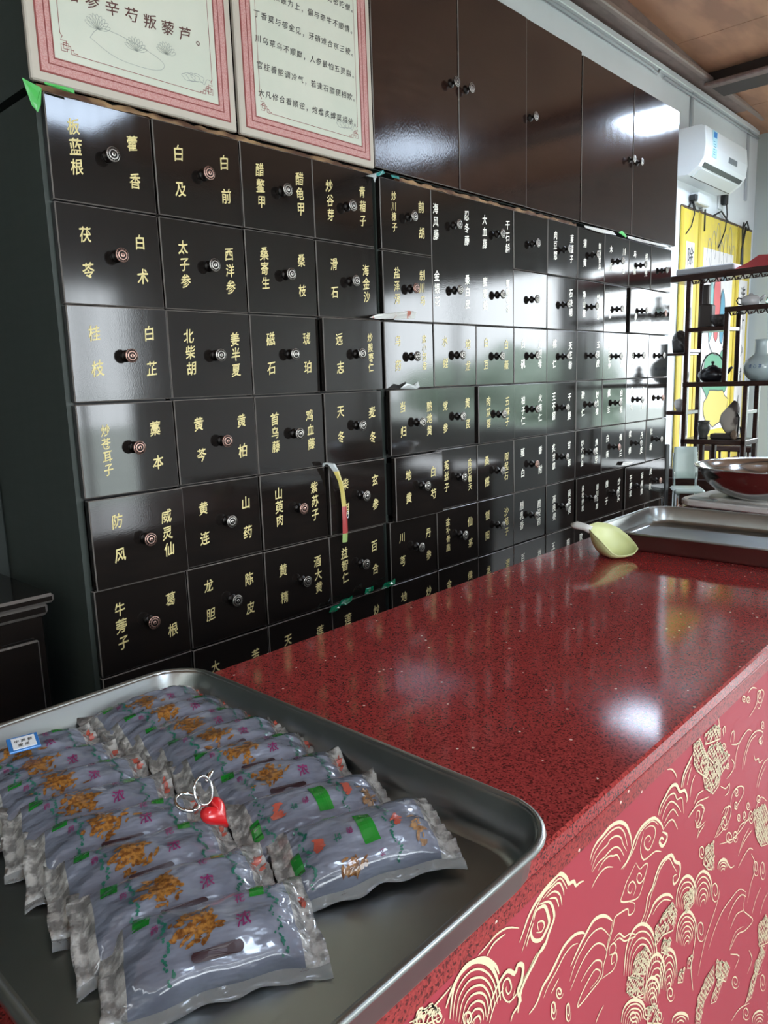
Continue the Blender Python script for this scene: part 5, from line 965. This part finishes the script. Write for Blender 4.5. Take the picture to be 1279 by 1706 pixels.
    # herb root picture
    def rootpic(cx, cz, sx, sz, n, m_, nm, sd):
        m = MB(); r2 = random.Random(sd)
        for k in range(n):
            a = r2.uniform(-.9, .9)+.5; px = cx+r2.gauss(0, .42)*sx; pz = cz+r2.gauss(0, .42)*sz
            fan(m, px, pz, r2.uniform(.03, .07), r2.uniform(.02, .05), 6, a)
        m.build(nm, [m_], body)
    def vine(x0, nm='leaf_border'):
        m = MB(); r2 = random.Random(seed+int(x0*100))
        for k in range(30):
            z_ = -.66+1.36*k/29; fan(m, x0+.03*math.sin(k*.7)+r2.uniform(-.022, .022), z_, r2.uniform(.008, .022), r2.uniform(.02, .05), 5, r2.uniform(-1.5, 1.5))
        m.build(nm, [LEAF], body)
    def char(c, cx, cz, size, m_, nm='printed_character'):
        m = MB(); put_glyph(m, c, 0, 0, 1, lambda x, z: fn(cx+x*size, cz+z*size*PL/PW, .0003), 0, 1, .04, nrm=(0, 0, 1)); m.build(nm, [m_], body)
    if not flip:
        rootpic(-.13, .12, .22, .36, 80, ROOT, 'herb_root_picture', seed); vine(-.42); vine(.60)
        m = MB(); grid_patch(m, -.70, -.54, .45, .78, skew=.02); m.build('green_label', [GLAB], body)
        m = MB(); grid_patch(m, .40, .54, .50, .80, skew=.02); m.build('green_label', [GLAB], body)
        char('浓', .29, .0, .17, PURP); char('花', .30, .50, .12, PURP); char('药', -.50, .28, .09, PURP)
        m = MB(); q_ = [(.02+(.19 if k < 9 else -.19)+.045*math.cos(2*PI*(k-4)/16+(0 if k < 9 else 0)), -.42+.085*math.sin(2*PI*(k-4)/16)) for k in range(17)]
        c_ = (.02, -.42); m.add([fn(.02+(p[0]-.02)*g, -.42+(p[1]+.42)*g, .0012) for g in (.04, .36, .68, 1.) for p in q_], [tuple(range(17))]+[(r*17+k, r*17+(k+1) % 17, r*17+17+(k+1) % 17, r*17+17+k) for r in range(3) for k in range(17)])
        m.build('handle_slot_print', [SLOT], body)
        rootpic(.92, .5, .02, .25, 8, REDP, 'end_flower_print', seed+9)
    else:
        rootpic(-.62, .20, .10, .45, 22, TWIG, 'twig_picture', seed); rootpic(.22, .62, .14, .14, 30, ROOT, 'herb_root_picture', seed+1)
        rootpic(-.40, -.1, .035, .28, 16, REDP, 'flower_picture', seed+2); rootpic(.50, .05, .05, .22, 16, REDP, 'flower_picture', seed+3)
        vine(-.30); vine(.66)
        m = MB(); grid_patch(m, -.12, .06, -.42, .30, 6, 8, skew=-.03); m.build('green_label', [GLAB], body)
        m = MB(); grid_patch(m, .72, .82, -.10, .40, 4, 6); m.build('green_label', [GLAB], body)
        char('药', .15, -.05, .09, PURP); char('叶', .30, .0, .11, LEAF); char('浓', -.12, .55, .07, PURP)
    return t_
ordn = ['nearest the camera', 'second from the camera', 'third from the camera', 'fourth from the camera', 'fifth from the camera', 'sixth from the camera', 'seventh from the camera', 'farthest from the camera']
Lp = [(.277, .452, -27), (.283, .510, -21), (.291, .573, -20), (.297, .632, -22), (.300, .690, -19), (.303, .746, -16), (.304, .800, -13), (.302, .850, -9)]
Rp = [(.437, .447, -27), (.446, .520, -22), (.455, .586, -22), (.462, .646, -20), (.465, .702, -18), (.466, .755, -14), (.467, .806, -11), (.464, .855, -7)]
for i, (x, y, a) in enumerate(Lp):
    pouch(100+i, (x, y, ZC+.0125), R(a), R(13), False, 'printed grey medicine pouch in the left row of the tray, '+ordn[i], 'medicine pouches in the left row')
for i, (x, y, a) in enumerate(Rp):
    pouch(200+i, (x, y, ZC+.0125+(.004 if i == 0 else 0)), R(a), R(13), i < 2, 'printed grey medicine pouch in the right row of the tray, '+ordn[i], 'medicine pouches in the right row')
# heart key ring and blue sticker card
t = empty('heart_key_ring', (.350, .566, ZC+.052), R(20), 'red plastic heart on a steel key ring lying on the pouches', 'key ring')
mb = MB(); ring = [(.0090*math.cos(2*PI*k/24), .003*math.sin(2*PI*k/24), .014+.0090*math.sin(2*PI*k/24)) for k in range(24)]
mb.tube(ring, .0010, 8, 0, True); mb.build('split_ring', [CHROME], t)
mb = MB(); ring = [(-.010+.008*math.cos(2*PI*k/20), .006+.008*math.sin(2*PI*k/20), .010+.003*math.sin(2*PI*k/20)) for k in range(20)]; mb.tube(ring, .0013, 8, 0, True); mb.build('second_ring', [CHROME], t)
MB().tube([(.008, .003, .016), (.014, .005, .017), (.018, .004, .019)], [.0015, .0022, .001], 8).build('clasp', [CHROME], t)
hp = []
for k in range(28):
    a = 2*PI*k/28; hp.append((.0105*math.sin(a)**3, .0095*(13*math.cos(a)-5*math.cos(2*a)-2*math.cos(3*a)-math.cos(4*a))/15))
M = Matrix.Rotation(R(-12), 4, 'Y') @ Matrix.Rotation(R(-35), 4, 'X')
vs = []; 
for sc_, yy in ((.0, -.0058), (.55, -.0052), (.88, -.003), (1.0, 0), (.88, .003), (.55, .0052), (0, .0058)):
    vs += [M @ Vector((x*sc_, yy, z*sc_*1.25-.004)) for x, z in hp]
vs = [v+Vector((.002, -.004, 0)) for v in vs]
n = 28; MB().add(vs, [(i*n+k, i*n+(k+1) % n, (i+1)*n+(k+1) % n, (i+1)*n+k) for i in range(6) for k in range(n)], 0, True).build('heart', [mat('red_heart_plastic', (.55, .012, .015), .25, coat=.5)], t)
t.scale = (1.35, 1.35, 1.35)
t = empty('sticker_card', (.340, .850, ZC+.052), R(-20), 'small white card with a blue border lying on the farthest left pouches', 'card')
t.location = (.295, .838, ZC+.052); t.rotation_euler = (R(10), 0, R(-14))
MB().bevbox(-.016, .016, -.014, .014, -.001, .0012, .0004).build('card', [mat('card_blue', (.04, .20, .55), .3, coat=.5)], t)
MB().bevbox(-.0115, .0125, -.011, .011, .0012, .0018, .0002).build('white_field', [WHITE], t)
m = MB()
for i, ch in enumerate('中药煎'): put_glyph(m, ch, -.0065+.0068*i, .003, .006, lambda x, z: (x, z, .0021), 0, nrm=(0, 0, 1))
for i, ch in enumerate('服用'): put_glyph(m, ch, -.0035+.0068*i, -.005, .006, lambda x, z: (x, z, .0021), 0, nrm=(0, 0, 1))
m.build('card_lettering', [INKM], t)

# ============================================================ SCOOP, SCALE, BOWL
sm = mat('pale_green_plastic', (.62, .66, .32), .35, spec=.5)
t = empty('plastic_scoop', (1.662, .800, ZC+.001), R(-47.2), 'pale yellow-green plastic scoop lying open against the far tray', 'scoop')
rim = [(-.055, .012, .068), (-.050, .030, .076), (-.028, .044, .079), (.0, .048, .074), (.026, .044, .062), (.044, .032, .046), (.055, .012, .030), (.056, -.006, .022), (.045, -.016, .014), (.026, -.022, .010), (.004, -.026, .010), (-.012, -.027, .018), (-.024, -.025, .032), (-.036, -.018, .046), (-.047, -.004, .058)]
rp = smooth3(rim+[rim[0]], 3)[:-1] if False else rim
n = len(rim); NK = 8; c = Vector((-.004, .006, 0)); vs = []
for th in (0, .0024):
    for k in range(NK+1):
        f = k/NK; s_ = math.sin(f*PI/2); z_ = 1-math.cos(f*PI/2)
        for p in rim:
            l = math.hypot(p[0]-c.x, p[1]-c.y); g = (l-th)/l
            vs.append((c.x+(p[0]-c.x)*s_*g, c.y+(p[1]-c.y)*s_*g, p[2]*z_+(th if k < NK else th*.2)*(1-f*.8)))
q = (NK+1)*n; fs = [(k*n+i, k*n+(i+1) % n, (k+1)*n+(i+1) % n, (k+1)*n+i) for k in range(NK) for i in range(n)]
fs += [tuple(q+v for v in f)[::-1] for f in fs]+[(NK*n+i, NK*n+(i+1) % n, q+NK*n+(i+1) % n, q+NK*n+i) for i in range(n)]
MB().add(vs, fs, 0, True).build('scoop_bowl', [sm], t)
MB().tube([(v[0], v[1], v[2]) for v in rim], .0016, 6, 0, True).build('rim', [sm], t)
MB().tube([(-.050, .020, .066), (-.062, .026, .072), (-.080, .034, .076), (-.092, .040, .074)], [.010, .009, .010, .006], 12).build('grip', [mat('grey_white_plastic', (.60, .60, .56), .4)], t)
t = empty('kitchen_scale', (2.56, .76, ZC), R(-8), 'cream plastic scale under the steel bowl', 'scale')
SCM = mat('cream_plastic', (.70, .66, .62), .35); SCG = mat('grey_plastic', (.40, .44, .43), .4)
def rrslab(w, d, r, z0, z1, m_, nm, par, ins=.004):
    vs = rr(w-ins, d-ins, r, z0)+rr(w, d, r, z0+ins)+rr(w, d, r, z1-ins)+rr(w-ins, d-ins, r, z1); n = 28
    return MB().add(vs, [(i*n+k, i*n+(k+1) % n, (i+1)*n+(k+1) % n, (i+1)*n+k) for i in range(3) for k in range(n)]+[tuple(range(n))[::-1], tuple(3*n+k for k in range(n))], 0, False).build(nm, [m_], par)
rrslab(.15, .185, .06, .006, .026, SCM, 'housing', t); rrslab(.11, .11, .05, .026, .036, SCM, 'platform', t)
for sx in (-1, 1):
    for sy in (-1, 1): MB().lathe([(.010, 0), (.010, .006)], 10).build('foot', [SCG], t).location = (sx*.11, sy*.14, 0)
MB().bevbox(-.13, -.085, .06, .15, .026, .030, .002).build('display', [SCG], t)
t = empty('steel_bowl', (2.54, .71, ZC+.0365), 0, 'large polished steel mixing bowl standing on the scale', 'bowl')
MB().lathe([(.095, .0), (.110, .003), (.150, .022), (.182, .050), (.198, .078), (.203, .098), (.215, .101), (.217, .1025), (.214, .1035), (.202, .1015), (.1955, .078), (.180, .052), (.149, .025), (.109, .006), (0, .005)], 56).build('bowl_shell', [mat('polished_steel', (.50, .52, .51), .17, metal=1.0, bump=(9, .1, .004))], t)
MB().tube([(.217*math.cos(2*PI*k/56), .217*math.sin(2*PI*k/56), .1020) for k in range(56)], .0028, 8, 0, True).build('rolled_rim', [CHROME], t)
t = tag(MB().bevbox(-.03, .03, -.045, .045, 0, .055, .006).build('pill_box', [WHITE], None, (2.86, .93, ZC)), 'small white box with a dark label behind the steel bowl', 'box')
MB().box(-.0315, -.030, -.032, .032, .028, .045).build('dark_label', [mat('label_dark', (.12, .10, .10), .5)], t)
